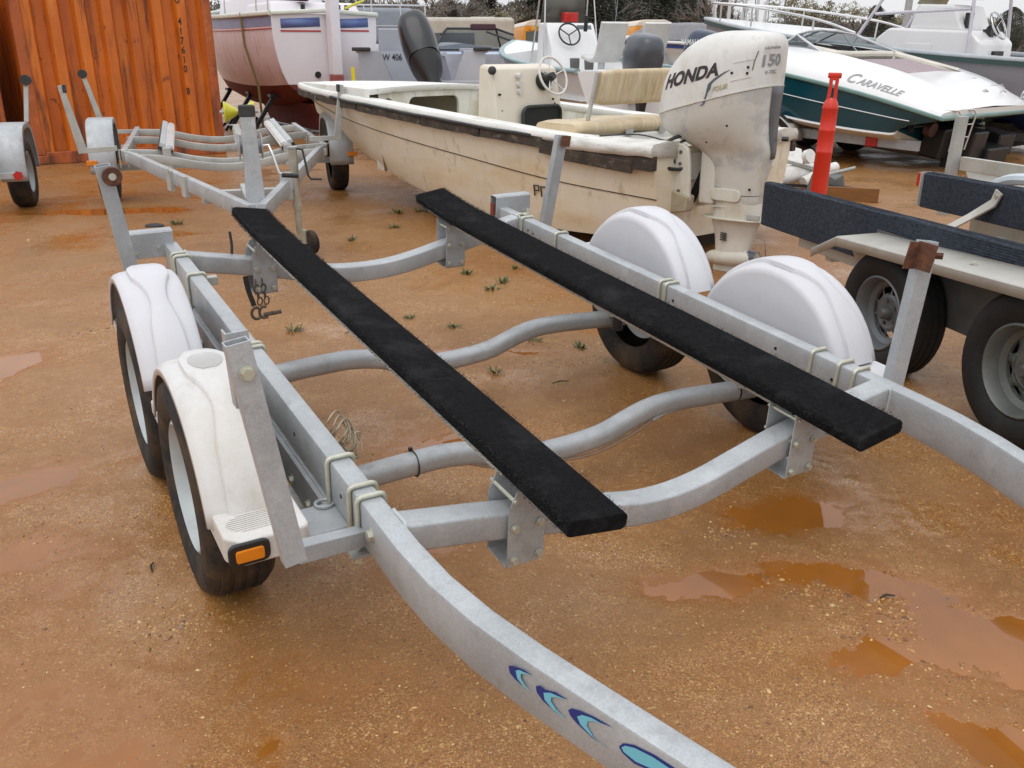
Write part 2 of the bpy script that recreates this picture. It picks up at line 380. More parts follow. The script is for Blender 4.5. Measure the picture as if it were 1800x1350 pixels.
def make_pebbles():
    rnd = random.Random(3)
    m = bpy.data.materials.new('river pebble'); m.use_nodes = True; nt = m.node_tree; N = nt.nodes
    g = N.new('ShaderNodeNewGeometry'); r = N.new('ShaderNodeValToRGB'); e = r.color_ramp.elements
    els = [(0, (.12,.055,.03)), (.3, (.30,.14,.05)), (.6, (.42,.22,.08)), (.85, (.50,.29,.10)), (.97, (.66,.48,.23)), (1, (.10,.09,.09))]
    while len(e) < len(els): e.new(.5)
    for k, (p, c) in enumerate(els): e[k].position = p; e[k].color = (*c, 1)
    nt.links.new(g.outputs['Random Per Island'], r.inputs[0]); b = N['Principled BSDF']
    nt.links.new(r.outputs[0], b.inputs['Base Color']); b.inputs['Roughness'].default_value = .28
    vs = []; fs = []
    base = [V(p).normalized() for p in ((1,0,0),(-1,0,0),(0,1,0),(0,-1,0),(0,0,1),(0,0,-1))]
    ed = [(base[i]+base[j]).normalized() for i, j in ((0,2),(2,1),(1,3),(3,0))]
    tri = []
    P = base+ed   # ten points; top fan over the eight round the waist
    ringi = [0, 6, 2, 7, 1, 8, 3, 9]
    for a in range(8): tri.append((ringi[a], ringi[(a+1) % 8], 4))
    def pebble(x, y, r):
        k = len(vs); q = Mx.Rotation(rnd.uniform(0, 6.3), 3, 'Z'); sx, sy, sz = r*rnd.uniform(.8, 1.3), r*rnd.uniform(.55, .9), r*rnd.uniform(.45, .8)
        z = ground_z(x, y)
        for p in P:
            j = 1+rnd.uniform(-.22, .22)
            w = q @ V((p.x*sx*j, p.y*sy*j, p.z*sz*j)); vs.append((x+w.x, y+w.y, z+w.z+ sz*.1))
        fs.extend(tuple(i+k for i in t) for t in tri)
    n = 0
    while n < 34000:
        y = 1.1+ (rnd.random()**1.6)*7.0; x = rnd.uniform(-.62, .62)*(y*1.02+.6)
        dens = noise.noise(V((x*1.4, y*1.4, 11)))*.5+.5
        if rnd.random() > dens*dens*1.9: continue
        r = .0015+.0034*rnd.random()**4 + (.005*rnd.random() if rnd.random() < .015 else 0)
        r *= (1+.10*max(0, y-2)); pebble(x, y, r); n += 1
    # low drifts of washed-up gravel along the old wheel tracks
    for px, py, qx, qy, w, cnt in ((830, 595, 1120, 612, .05, 420), (940, 640, 1150, 632, .05, 320), (1040, 660, 1200, 650, .05, 220), (760, 565, 860, 585, .03, 110), (1380, 1010, 1620, 1060, .07, 320), (1500, 1100, 1700, 1130, .06, 200), (230, 575, 90, 590, .04, 160), (1240, 930, 1330, 950, .05, 120), (260, 1110, 350, 1095, .03, 50)):
        a, b = G(px, py), G(qx, qy)
        for _ in range(cnt):
            p = a.lerp(b, rnd.random()); pebble(p.x+rnd.gauss(0, w), p.y+rnd.gauss(0, w), .003+.0055*rnd.random()**3)
    me = bpy.data.meshes.new('pebbles'); me.from_pydata(vs, [], fs); me.polygons.foreach_set('use_smooth', [True]*len(fs)); me.materials.append(m)
    o = bpy.data.objects.new('pebbles', me); COL.objects.link(o); o['kind'] = 'stuff'
    tag(o, 'loose tan and yellow pebbles scattered over the wet clay', 'gravel')
make_pebbles()
def make_weeds():
    rnd = random.Random(5); gm = mat('weed green', (.075,.115,.03), .6, 0, .3, 20)
    variants = []
    for k in range(4):
        mb = MB()
        for i in range(26):
            a = rnd.uniform(0, 6.28); r = rnd.uniform(.0, .05); l = rnd.uniform(.03, .075); w = rnd.uniform(.004, .009)
            p = V((r*cos(a), r*sin(a), 0)); d = V((cos(a)*rnd.uniform(.3, 1), sin(a)*rnd.uniform(.3, 1), rnd.uniform(.25, 1))).normalized()
            s = d.cross(V((0, 0, 1))).normalized()*w
            mb.add([p-s*.5, p+s*.5, p+d*l*.6+s, p+d*l+V((0,0,-.006)), p+d*l*.6-s], [(0,1,2,3,4)])
        variants.append(mb)
    spots = [(885,497,.8,'near the right rear bunk bracket, larger of the pair'),(905,470,.6,'near the right rear bunk bracket, upper of the pair'),(800,575,.6,'beside the rear axle under the right bunk'),(745,640,.5,'just in front of the rear axle, middle of the trailer'),(500,690,.7,'beside the coiled brake wire'),(517,582,.8,'left of the left bunk, near the hanging chain'),(265,725,.7,'between the two left wheels'),
        (780,450,.9,'below the rear cross member, left one'),(820,480,.8,'between the rear cross member and the big weed pair'),(700,375,1,'beside the far end of the right bunk'),(735,372,.8,'right behind the far tip of the right bunk'),(870,655,.6,'under the middle of the right bunk'),(560,465,.8,'behind the rear cross member by the left bunk'),(620,422,.8,'right of the small jack wheel'),(690,400,1.0,'left of the far end of the right bunk'),(865,508,.8,'next to the larger weed, on its left'),
        (310,395,.9,'beside the dark rag'),(720,560,.6,'between the bunks, halfway back'),(650,540,.5,'right of the left bunk, halfway back'),(940,600,.6,'left of the right rear wheel'),(1020,610,.6,'close to the right rear tyre')]
    for i, (px, py, s, wh) in enumerate(spots):
        p = G(px, py); o = None
        if i < 4: o = build('weed', variants[i], gm); weeds.append(o)
        else: o = weeds[i % 4].copy(); COL.objects.link(o)
        o.location = (p.x, p.y, ground_z(p.x, p.y)); o.rotation_euler = (0, 0, i*1.3); o.scale = (s, s, s)
        tag(o, 'small green weed '+wh, 'weed', 'weeds sprouting in the gravel yard')
weeds = []
make_weeds()
# ------------------------------------------------------------------ main boat trailer (local: x right, y away from the tongue, z up)
T1M = Mx(((.867,-.498,.031,-.148),(.499,.863,-.075,3.273),(.011,.080,.997,.001),(0,0,0,1)))
q_ = T1M.to_3x3(); yv = q_.col[1].normalized(); zv = q_.col[2]; xv = yv.cross(zv).normalized(); zv = xv.cross(yv)
T1M = Mx((xv, yv, zv)).transposed().to_4x4(); T1M.translation = V((-.148, 3.273, .001))
F1 = FrameM(T1M)
RECT = lambda w, h: [(-w/2,-h/2),(w/2,-h/2),(w/2,h/2),(-w/2,h/2)]
def bolt(mb, p, ax, r=.011, l=.009):
    """hex head on a washer, pointing along ax"""
    p, ax = V(p), V(ax).normalized()
    mb.tube([p, p+ax*.002], r*1.35, 12); mb.tube([p+ax*.002, p+ax*(.002+l)], r, 6)
def bolts(parent, spec, m=None, name='bolt'):
    for p, ax, r in spec:
        mb = MB(); bolt(mb, p, ax, r); build(name, mb, m or M_['zinc'], parent)
def make_wheel(name, parent, M, R, w, rim_mat, style='plain', tyre_mat=None):
    """tyre part with rim and hub; the outer face looks along +z of M"""
    rr = R*.60
    h = w/2
    prof = [(rr, -h*.72), (rr+.012, -h*.86), (R*.80, -h*1.0), (R*.93, -h*.93), (R*.985, -h*.74), (R, -h*.4), (R, 0), (R, h*.4), (R*.985, h*.74), (R*.93, h*.93), (R*.80, h*1.0), (rr+.012, h*.86), (rr, h*.72)]
    mb = MB().lathe(prof, M, 40)
    # tread grooves: thin raised ribs round the tyre
    for z in (-.5, -.17, .17, .5):
        mb.lathe([(R-.002, h*z-h*.11), (R+.004, h*z-h*.10), (R+.004, h*z+h*.10), (R-.002, h*z+h*.11)], M, 40)
    t = build(name, mb, tyre_mat or M_['rubber'], parent, angle=40)
    rb = MB()
    if style == 'plain':
        rb.lathe([(rr+.004, h*.80), (rr-.006, h*.84), (rr-.016, h*.70), (rr-.03, h*.30), (rr-.034, -.1*h), (rr*.74, -.02*h), (rr*.66, .10*h), (rr*.45, .16*h), (rr*.36, .05*h), (0.001, .05*h)], M, 36)
    else:
        rb.lathe([(rr+.004, h*.80), (rr-.006, h*.84), (rr-.016, h*.70), (rr-.028, h*.25), (rr-.05, h*.1), (rr-.055, -.05*h)], M, 36)
        ns = 10 if style == 'round' else 8
        rb.lathe([(rr-.054, -.06*h), (rr*.80, .02*h)], M, 40)
        rb.lathe([(rr*.50, .14*h), (rr*.42, .18*h), (rr*.34, .12*h), (.001, .12*h)], M, 40)
        rc, hu, hw = rr*.65, rr*.15, rr*.65*pi/ns
        for k in range(ns):
            a0 = 2*pi*k/ns; out = []; inn = []
            box_ = [(-1,-1),(-.5,-1),(0,-1),(.5,-1),(1,-1),(1,-.5),(1,0),(1,.5),(1,1),(.5,1),(0,1),(-.5,1),(-1,1),(-1,.5),(-1,0),(-1,-.5)]
            for u, w in box_:
                f = hypot(u, w)
                if style == 'round': hx, hy = .052*rr/.19*1.0*u/f*.72, .052*rr/.19*w/f*.72
                else: hx, hy = u/f*hu*.80, w/f*hw*(.60+.30*u/f)
                for (x, y), L_ in (((u*hu, w*hw), out), ((hx, hy), inn)):
                    rad = rc+x; ang = a0+y/rc; L_.append(M @ V((rad*cos(ang), rad*sin(ang), .08*h-.40*h*(x/rr))))
            rb.loft([out, inn], True, False)
    build('rim', rb, rim_mat, t, solid=.004, angle=30)
    hb = MB().lathe([(.001, h*.62), (.02, h*.62), (.03, h*.52), (.036, h*.18), (.05, h*.12)], M, 20)
    for k in range(5):
        a = 2*pi*k/5; c = M @ V((.058*cos(a), .058*sin(a), h*.08)); e = M @ V((.058*cos(a), .058*sin(a), h*.26)); hb.tube([c, e], .010, 6)
    build('hub', hb, M_['rim'] if style == 'plain' else M_['hub'], t)
    return t
def u_bolt(parent, y, side, z1=.604, z0=.462, w=.070, r=.0068):
    x = side*.848; k = .012
    pts = [(x-w/2, y, z0), (x-w/2, y, z1-k), (x-w/2+k*.3, y, z1-k*.3), (x-w/2+k, y, z1), (x+w/2-k, y, z1), (x+w/2-k*.3, y, z1-k*.3), (x+w/2, y, z1-k), (x+w/2, y, z0)]
    mb = MB().tube(pts, r, 8)
    build('u_bolt', mb, M_['zinc'], parent, angle=60)
def rail_path(side):
    pts = [(side*.848, 1.32, .536), (side*.848, .4, .536), (side*.848, -.6, .536), (side*.848, -1.1, .536), (side*.847, -1.28, .536), (side*.838, -1.42, .536), (side*.814, -1.56, .536),
           (side*.777, -1.70, .536), (side*.733, -1.84, .536), (side*.688, -1.98, .536), (side*.642, -2.12, .536), (side*.36, -2.98, .536), (side*.03, -3.98, .536)]
    return [V(p) for p in pts]
def rail_left_face(y):
    """outer face of the left rail at y: point and direction along it"""
    P = rail_path(-1)
    for a, b in zip(P, P[1:]):
        if b.y <= y <= a.y:
            t = (a.y-y)/(a.y-b.y); d = (b-a).normalized(); return a.lerp(b, t), d
    return P[-1], (P[-1]-P[-2]).normalized()
def make_fender(parent, side, step_mat):
    """tandem fender: two arcs, open outer lip with tyre behind, closed inner wall"""
    cz, R, cy = .318, .438, (-.50, .365)
    path = []
    for c in cy:
        for i in range(25):
            a = radians(156-134*i/24); path.append((c+.405*cos(a), cz+R*sin(a), cos(a), sin(a), i == 0 or i == 24))
    xo, xi = 1.19, .985      # outer and inner edge
    def ring(p, arc):
        y, z, ny, nz, _ = p; o = []
        for x, dr in ((xo, -.028), (xo, -.010), (xo-.010, 0), (xo-.03, .006), (xo-.075, .010), (xo-.13, .010), (xo-.165, .004), (xi+.012, -.004), (xi+.003, -.014), (xi, -.028)):
            o.append(V((side*x, y+ny*dr, z+nz*dr)))
        q = o[-1]; zz = min(.40, q.z-.01)
        for k in (.33, .66, 1): o.append(V((q.x, q.y, q.z+(zz-q.z)*k)))
        return o
    rings = [ring(p, 0) for p in path]
    fm = M_['fender']
    f = build('fender', MB().patch(rings[25:]), fm, parent, angle=40, solid=.005)
    f2 = build('fender', MB().patch(rings[:25]), M_['fender_dirty'] if side < 0 else fm, parent, angle=40, solid=.005)
    if side < 0: f2['label'] = 'grimy brown stained front arc'
    # raised spine that runs over each arc: a pad on the crown, a waist, then spreading
    for n_, c in enumerate(cy):
        rows = []
        for i in range(41):
            u = -1+2*i/40; a = radians(90-u*66); ny, nz = cos(a), sin(a)
            au = abs(u); wd = .050+.018*math.exp(-(au/.17)**4) - .020*math.exp(-((au-.38)/.15)**2) + .024*max(0, au-.5)
            mid = xo-.105; row = []
            for x, dr in ((-wd-.004, .004), (-wd, .020), (-wd*.85, .024), (0, .025), (wd*.85, .024), (wd, .020), (wd+.004, .004)):
                row.append(V((side*(mid-x*.9), c+ny*(.405+dr), cz+nz*(R+dr))))
            rows.append(row)
        sp = build('fender_spine', MB().patch(rows), fm, f, angle=50)
        if side < 0 and n_ == 0:
            sp.data.materials[0] = M_['fender_dirty']
            # tread pad on the crown: rows of small bars
            pad = MB()
            for k in range(-8, 9):
                yy = c+k*.0062; half = .045*sqrt(max(0, 1-(k/9)**2))
                z = cz+sqrt((R+.0262)**2-(yy-c)**2); pad.box((side*(xo-.105), yy, z), (half*2, .0028, .002))
            build('tread_pad', pad, M_['fender_dirty'], f)
    # toe steps at both ends and the web between the arcs
    for ya, yb in ((-1.0, -.83), (.74, .86)):
        pr = [(-.10+.03, -.05), (.10, -.05), (.10, .045), (.092, .05), (-.092+.03, .05), (-.10+.03, .045)]
        xs = side*(xo-.115+.0)
        lo, hi = (.455, .527) if ya < 0 and side < 0 else (.425, .497)
        poly = [(-.088, ya+.035), (-.055, ya), (.10, ya), (.112, ya+.012), (.112, yb+.03), (-.088, yb+.03)] if ya < 0 else [(-.088, ya-.03), (.112, ya-.03), (.112, yb), (-.088, yb)]
        poly = [(-side*x*1.0, y) for x, y in poly]
        build('step', MB().prism(poly, T(side*(xo-.10), 0, lo), hi-lo), M_['fender_dirty'] if side < 0 and ya < 0 else fm, f, bevel=.012)
    build('step', MB().box((side*(xo-.105), -.067, .448), (.19, .10, .05)), fm, f, bevel=.008)
    if side < 0:
        gr = MB()
        for k in range(-4, 5):
            half = .075*sqrt(max(0, 1-(k/5)**2)); gr.box((-1.085, -.925+k*.0085, .5285), (half*2, .004, .003))
        build('step_tread', gr, M_['fender_dirty'], f)
    return f
def bunk(parent, side):
    c, hw, th = .465, .083, .043
    ys = [-1.45, -1.0, -.5, 0, .5, .90, 1.05, 1.18, 1.29, 1.40]
    zs = [.632, .640, .643, .645, .648, .652, .654, .660, .667, .676]
    pts = spline([(side*c, y, z) for y, z in zip(ys, zs)], 4)
    tilt = radians(9)*side
    up = V((-sin(tilt), 0, cos(tilt)))
    mb = MB().sweep(pts, rrect(hw*2, th, .014, 3), up)
    # soften the ends
    b = build('bunk', mb, M_['carpet'], parent, bevel=.008, angle=60)
    bd = MB().sweep([p-up*.034 for p in pts[3:-2]], RECT(.115, .022), up)
    build('bunk_board', bd, M_['alu'], b)
    fz = MB(); rnd = random.Random(11+side)
    # carpet pile standing off the edges
    for i in range(11000):
        t = rnd.random()*(len(pts)-1); k = min(int(t), len(pts)-2); p = pts[k].lerp(pts[k+1], t-k)
        rt = V((cos(tilt), 0, sin(tilt))); r = rnd.random()
        if r < .42: u = rnd.uniform(-1, 1)*(hw-.004); o = rt*u+up*(th/2); n = up
        else: sg = rnd.choice((-1, 1)); o = rt*(hw*sg)+up*rnd.uniform(-th/2, th/2); n = rt*sg
        d = (n+V((rnd.uniform(-.8,.8), rnd.uniform(-.8,.8), rnd.uniform(-.4,.8)))).normalized(); l = rnd.uniform(.004, .0095)
        w = d.orthogonal().normalized()*.0009; q = p+o-n*.001
        fz.add([q-w, q+w, q+d*l], [(0,1,2)])
    ob = build('carpet_pile', fz, M_['pile'], b, merge=False); ob['kind'] = 'stuff'
    return b
def bunk_bracket(parent, side, y, ztube, hgt=.165, strap=False):
    x = side*.475-.03; wd = .105
    ztop = .615; z0 = ztube-.142
    f = MB()
    for dy in (-.052, .052):
        pl = [(-wd/2, 0), (wd/2-.02, 0), (wd/2+.012, .10), (wd/2+.012, ztop-z0-.02), (.0, ztop-z0), (-wd/2+.03, ztop-z0-.045), (-wd/2+.03, .105)] if False else \
             [(-wd/2, 0), (wd/2, 0), (wd/2, ztop-z0), (-wd/2+.02, ztop-z0-.005), (-wd/2, ztop-z0-.05)]
        f.prism([(side*-1*px if side > 0 else px, py) for px, py in pl], basis((x, y+dy+.002, z0), (1, 0, 0), (0, 0, 1)), .004)
    f.box((x, y, z0-.002), (wd, .10, .004))
    b = build('bunk_bracket', f, M_['galv'], parent, bevel=.002, seg=1)
    bolts(b, [((x+px, y-.056, z0+dz), (0, -1, 0), .009) for px in (-.036, .036) for dz in (.022, .115)])
    for px, z in ((-.036, z0+.115), (.036, z0+.115), (-.036, ztop-.03)):
        build('bolt_shank', MB().tube([(x+px, y-.06, z), (x+px, y+.068, z)], .0055, 8), M_['zinc'], b)
    for px in (-.036, .036):
        for dz in (.052, .082): build('bolt_hole', MB().tube([(x+px, y-.0525, z0+dz), (x+px, y-.0500, z0+dz)], .0075, 10), M_['hole'], b)
def hollow_post(name, p, q, w, h, parent, material, up):
    mb = MB(); t = .0035
    p, q = V(p), V(q); d = (q-p).normalized(); u = V(up); r = d.cross(u).normalized(); u = r.cross(d)
    def ring(c, a, b): return [c+r*(x*a/2)+u*(y*b/2) for x, y in ((-1,-1),(1,-1),(1,1),(-1,1))]
    mb.loft([ring(p, w-2*t, h-2*t), ring(p, w, h), ring(q, w, h), ring(q, w-2*t, h-2*t), ring(q-d*.12, w-2*t, h-2*t)], True, True)
    return build(name, mb, material, parent, bevel=.0025, seg=2)
def P1(px, py, y=-.42): return F1.L(px, py, 1, y)
def make_main_trailer():
    t = thing('boat_trailer', T1M, 'empty galvanised tandem axle boat trailer with black carpeted bunks and blue crescent decals', 'boat trailer')
    g = M_['galv']
    for s in (-1, 1):
        r = build('frame_rail', MB().sweep(rail_path(s), rrect(.057, .122, .008, 2), (0, 0, 1)), g, t, angle=40)
        for y, z in (((1.0,.55),(.95,.545),(.78,.52),(-.06-.09,.545),(-.98,.535),(-.72,.55)) if s > 0 else ((-.93,.535),(-.55,.53))):
            xx = s*.848-.0288; build('bolt_hole', MB().tube([(xx-.0006, y, z), (xx+.002, y, z)], .0065, 10), M_['hole'], r)
        # axle hanger angle under the rail, spring packs and axle beams
        hm = MB().sweep([(s*.885, .80, .40), (s*.885, -.86, .40)], RECT(.012, .11)); hm.sweep([(s*.868, .80, .459), (s*.868, -.86, .459)], RECT(.022, .008))
        h = build('hanger_angle', hm, g, t, bevel=.002)
        bolts(h, [((s*.892, y, .385), (s, 0, 0), .012) for y in (.6, .45, .0, -.55, -.70)])
        sp = MB()
        for c in (-.47, .40):
            for k in range(3):
                L = .36-.08*k; sp.sweep(spline([(s*.91, c-L, .36-.006*k), (s*.91, c, .315-.012*k), (s*.91, c+L, .36-.006*k)], 6), RECT(.045, .007))
        build('leaf_spring', sp, M_['galv_old'], t)
    # cross members
    def cross(y, w, h, prof, rnd=.008, n=5):
        pts = spline([(x, y, z-h/2) for x, z in prof], n)
        return build('cross_member', MB().sweep(pts, rrect(w, h, rnd, 3), (0, 0, 1)), g, t, angle=40)
    cross(-1.165, .075, .075, [(-.818,.590),(-.6,.553),(-.40,.513),(-.24,.478),(-.12,.452),(0,.446),(.12,.460),(.24,.490),(.4,.530),(.6,.568),(.818,.600)])
    for y, zo in ((-.475, 0), (.395, .004)):
        prof = [(-1.0,.300),(-.80,.312),(-.62,.324),(-.48,.329),(-.36,.328),(-.24,.306),(-.10,.258),(.02,.243),(.16,.245),(.28,.258),(.40,.296),(.50,.318),(.62,.320),(.80,.308),(1.0,.292)]
        pts = spline([(x, y, z+zo-.037) for x, z in prof], 5)
        build('axle', MB().sweep(pts, rrect(.072, .075, .028, 4), (0, 0, 1)), g, t, angle=50)
    cross(1.12, .075, .078, [(-.818,.600),(-.56,.548),(-.38,.505),(-.22,.468),(-.08,.452),(.08,.452),(.22,.470),(.38,.505),(.56,.548),(.818,.600)])
    for s in (-1, 1):
        for y, z in ((-1.165, .555), (1.12, .56)):
            rg = [(s*.8185, y+a, z+b) for a, b in rrect(.080, .082, .012, 3)]
            build('weld_bead', MB().tube([V(p)+V((0, .0015*sin(i*2.3), .0015*cos(i*3.1))) for i, p in enumerate(rg)], .0045, 6, closed=True), M_['rim_white'], t)
    # short outrigger that carries the fender, tucked under the rail
    for s in (-1, 1):
        build('outrigger', MB().sweep([(s*.80, -.905, .434), (s*1.0, -.905, .434)], RECT(.13, .076), (0, 0, 1)), g, t, bevel=.008)
        build('outrigger', MB().sweep([(s*.80, .845, .434), (s*1.0, .845, .434)], RECT(.09, .07), (0, 0, 1)), g, t, bevel=.008)
    build('wire_stub', MB().box((-.79, .84, .555), (.06, .035, .035)), M_['galv_old'], t, bevel=.003)
    for s, ys in ((-1, (-.852, -1.008, -1.062, -.012, -.045, .80, 1.07, 1.115)), (1, (1.115, 1.055, .736, -.063, -.10, -.885, -1.0, -1.065))):
        for y in ys: u_bolt(t, y, s)
    mb = MB()
    for s, y in ((-1, -.852),):
        mb.tube([(s*.848-.036+.024*cos(a)-.012, y+.02*sin(a), .476) for a in [2*pi*k/16 for k in range(16)]], .005, 6, closed=True)
    build('tie_plate', mb, M_['galv'], t)
    build('u_bolt_nut', MB().tube([(-.883, -1.062, .45), (-.883, -1.062, .425)], .011, 6), M_['zinc'], t)
    mb = MB(); mb.box((-.848, -1.062, .455), (.12, .05, .008))
    build('tie_plate', mb, M_['galv_old'], t, bevel=.001)
    build('tie_plate', MB().box((.848, -1.065, .455), (.12, .05, .008)), M_['galv_old'], t, bevel=.001)
    mb = MB(); bolt(mb, (-.8765, -1.135, .545), (-1, 0, 0), .013, .010); build('bolt', mb, M_['zinc'], t)
    # bunks on brackets
    for s in (-1, 1):
        bunk(t, s); bunk_bracket(t, s, -1.165, .537); bunk_bracket(t, s, 1.12, .530)
    # wheels and fenders
    for s in (-1, 1):
        for y, z in ((-.46, .387-(.012 if s > 0 else 0)), (.375, .325-(.012 if s > 0 else 0))):
            M = T(s*1.095, y, z) @ Ry(s*pi/2) @ Rz(.4)
            make_wheel('tyre', t, M, .318, .195, M_['rim_white'])
        f = make_fender(t, s, None)
        pass
    # amber marker lamp on the left step
    l = MB().sweep([(-1.128, -.995, .494), (-1.128, -1.008, .494)], rrect(.098, .060, .018, 4), (0, 0, 1)); lb = build('marker_lamp', l, M_['black'], t, bevel=.005)
    l = MB().sweep([(-1.128, -1.006, .493), (-1.128, -1.0135, .493)], rrect(.066, .032, .006, 3), (0, 0, 1)); build('lens', l, M_['amber'], lb, bevel=.003)
    # guide posts
    p = hollow_post('guide_post', (-1.083, -1.222, .598), (-1.143, -1.165, 1.088), .048, .038, t, g, (0, 1, 0))
    mb = MB(); bolt(mb, (-1.134, -1.192, 1.03), (0, -1, .1), .012, .011); build('bolt', mb, M_['zinc'], p)
    mb = MB().sweep([(-1.112, -1.128, .93), (-1.118, -1.122, 1.09)], [(-.01,-.002),(.036,-.002),(.036,.030),(.032,.030),(.032,.002),(-.01,.002)], (0, 1, 0)); build('pad_bracket', mb, g, p, bevel=.001)
    build('guide_arm', MB().sweep([F1.L(520, 972, 0, -1.07), F1.L(640, 941, 0, -.87), F1.L(640, 941, 0, -.87)+V((.06, .01, -.005))], RECT(.04, .042)), g, p, bevel=.003)
    p = hollow_post('guide_post', (1.075, -1.03, .44), (1.150, -.987, .975), .060, .040, t, g, (.25, 1, 0))
    mb = MB().box((1.105, -1.02, .935), (.004, .07, .09), Mx.Rotation(.15, 3, 'Y')); mb.box((1.08, -.99, .935), (.055, .004, .09), Mx.Rotation(.15, 3, 'Y')); build('pad_bracket', mb, M_['rust'], p)
    mb = MB(); bolt(mb, (1.165, -1.012, .93), (.5, -1, .1), .012, .025); build('bolt', mb, M_['rust'], p)
    build('guide_arm', MB().sweep([(1.07, -1.05, .47), (.80, -1.05, .455)], RECT(.04, .042)), g, p, bevel=.003)
    p = hollow_post('guide_post', (-1.046, 1.12, .53), (-1.098, 1.10, .995), .058, .040, t, g, (0, 1, 0))
    mb = MB().cyl((-1.072, 1.068, .955), (-1.072, 1.055, .955), .038, 20); build('pad_disc', mb, M_['rust'], p, bevel=.004)
    mb = MB(); bolt(mb, (-1.072, 1.055, .955), (0, -1, 0), .011); build('bolt', mb, M_['zinc'], p)
    p = hollow_post('guide_post', (1.075, 1.245, .48), (1.125, 1.205, .968), .058, .040, t, g, (0, 1, 0))
    mb = MB().box((1.135, 1.175, .945), (.05, .012, .055), Mx.Rotation(.12, 3, 'Y')); build('pad_bracket', mb, M_['rust'], p)
    # tail lamp boxes at the far ends of the rails
    for s, x0, x1 in ((-1, -1.03, -.835), (1, .80, 1.01)):
        xm = (x0+x1)/2; w = x1-x0
        mb = MB().sweep([(x0, 1.335, .6), (x1, 1.335, .6)], [(-.03,-.06),(-.026,-.06),(-.026,.046),(-.02,.052),(.028,.052),(.03,.046),(.03,-.06),(.034,-.06),(.034,.05),(.028,.057),(-.022,.057),(-.03,.05)], (0, 0, 1))
        b = build('lamp_bracket', mb, g, t, bevel=.001, seg=1)
        for dx, dz in ((-.055, 0), (-.05, .022), (-.02, .012), (.03, .018)): build('bolt_hole', MB().tube([(xm+dx, 1.3035, .585+dz), (xm+dx, 1.306, .585+dz)], .0065, 8), M_['hole'], b)
        bolts(b, [((xm+dx*-s, 1.304, .60-.5*abs(dx)), (0, -1, 0), .007) for dx in (.06, .03, -.065)])
        h = MB().box((x0-.003, 1.335, .585), (.006, .035, .06)); build('tail_lamp', h, mat('faded red lens', (.22,.03,.025), .35), b)
    mb = MB().box((.86, 1.09, .606), (.03, .03, .006)); mb.box((.872, 1.09, .62), (.004, .03, .03)); build('wire_clip', mb, M_['zinc'], t)
    # brake line: loose coil and the hose that hangs below the front axle
    pts = []
    for i in range(110):
        a = i/110*2*pi*6.3; k = i/110
        rr = .050+.012*sin(5*k*pi)-.012*k; c = P1(588, 752).lerp(P1(618, 782), k); pts.append(c+V((rr*.72*cos(a), .02*sin(2*a), rr*sin(a))))
    e = P1(622, 792); pts += spline([pts[-1], P1(603, 782), P1(610, 790), P1(624, 780), P1(634, 762), P1(626, 760), P1(622, 775), P1(629, 806)], 5)[1:]
    build('brake_wire', MB().tube(pts, .0034, 6), M_['copper'], t, angle=80)
    pts = spline([P1(x, y, -.50) for x, y in ((800,808),(830,815),(865,820),(930,813),(985,809),(1040,798),(1090,775),(1128,752),(1146,738),(1165,727),(1185,719),(1230,706))], 6)
    h = build('brake_hose', MB().tube(pts, .0062, 8), M_['hose'], t, angle=80)
    build('hose_sleeve', MB().tube(spline([P1(x, y, -.50) for x, y in ((1146,738),(1165,727),(1182,720))], 4), .0095, 8), M_['rim'], h)
    for px, py, c in ((728, 800, -.45), (1291, 685, .90)):
        x = F1.L(px, py, 1, -.475).x; z = .29-.0 if x < 0 else .265
        mb = MB().sweep([(x, -.475+.0385*cos(a), z+.0405*sin(a)) for a in [2*pi*i/24 for i in range(24)]], RECT(.008, .003), (1, 0, 0), closed=True)
        mb.box((x-.004, -.455, z+.045), (.012, .01, .012)); build('cable_tie', mb, M_['black'], t)
    # safety chain with hooks and black strap tail under the far left bracket
    def link(c, ax, up, r=.011, l=.019):
        c, ax, up = V(c), V(ax).normalized(), V(up).normalized()
        return [c+ax*(r*cos(a))+up*(l*sin(a)) for a in [2*pi*i/14 for i in range(14)]]
    mb = MB()
    for s_, (dx, dy) in enumerate(((0, 0), (.03, .0))):
        c0 = F1.L(452, 497, 1, 1.07)
        for i in range(4):
            z = c0.z-.028*i; mb.tube(link((c0.x-.01+dx+.004*i, 1.07+dy-.004*i, z), (1, 0, 0) if i % 2 else (0, 1, 0), (.1, 0, 1)), .0035, 6, closed=True)
    ch = build('safety_chain', mb, M_['chain'], t)
    mb = MB()
    for dx in (0, .035):
        c = V((c0.x-.02+dx, 1.05, c0.z-.135)); mb.tube([c+V((.022*cos(a)*1.0, .012*sin(a)*.3, .026*sin(a))) for a in [radians(60+ 28*i) for i in range(10)]], .007, 8)
        mb.tube([c+V((.03, 0, -.012)), c+V((.075, -.01, -.005))], .009, 8)
    build('hook', mb, M_['chain'], ch)
    mb = MB().sweep(spline([(c0.x-.045, 1.09, c0.z+.03), (c0.x-.04, 1.09, c0.z-.02), (c0.x-.03, 1.085, c0.z-.07), (c0.x-.02, 1.08, c0.z-.11)], 5), RECT(.022, .004), (0, 1, 0)); build('strap', mb, M_['soft_black'], ch)
    mb = MB().tube([(-.62, 1.16, .66), (-.617, 1.16, .60), (-.622, 1.16, .54)], .006, 6); build('wire_tail', mb, M_['soft_black'], t)
    mb = MB().cyl((.70, .05, .44), (.70, .05, .38), .022, 14); mb.cyl((.70, .05, .38), (.70, .05, .372), .027, 14); build('rubber_stop', mb, M_['black'], t)
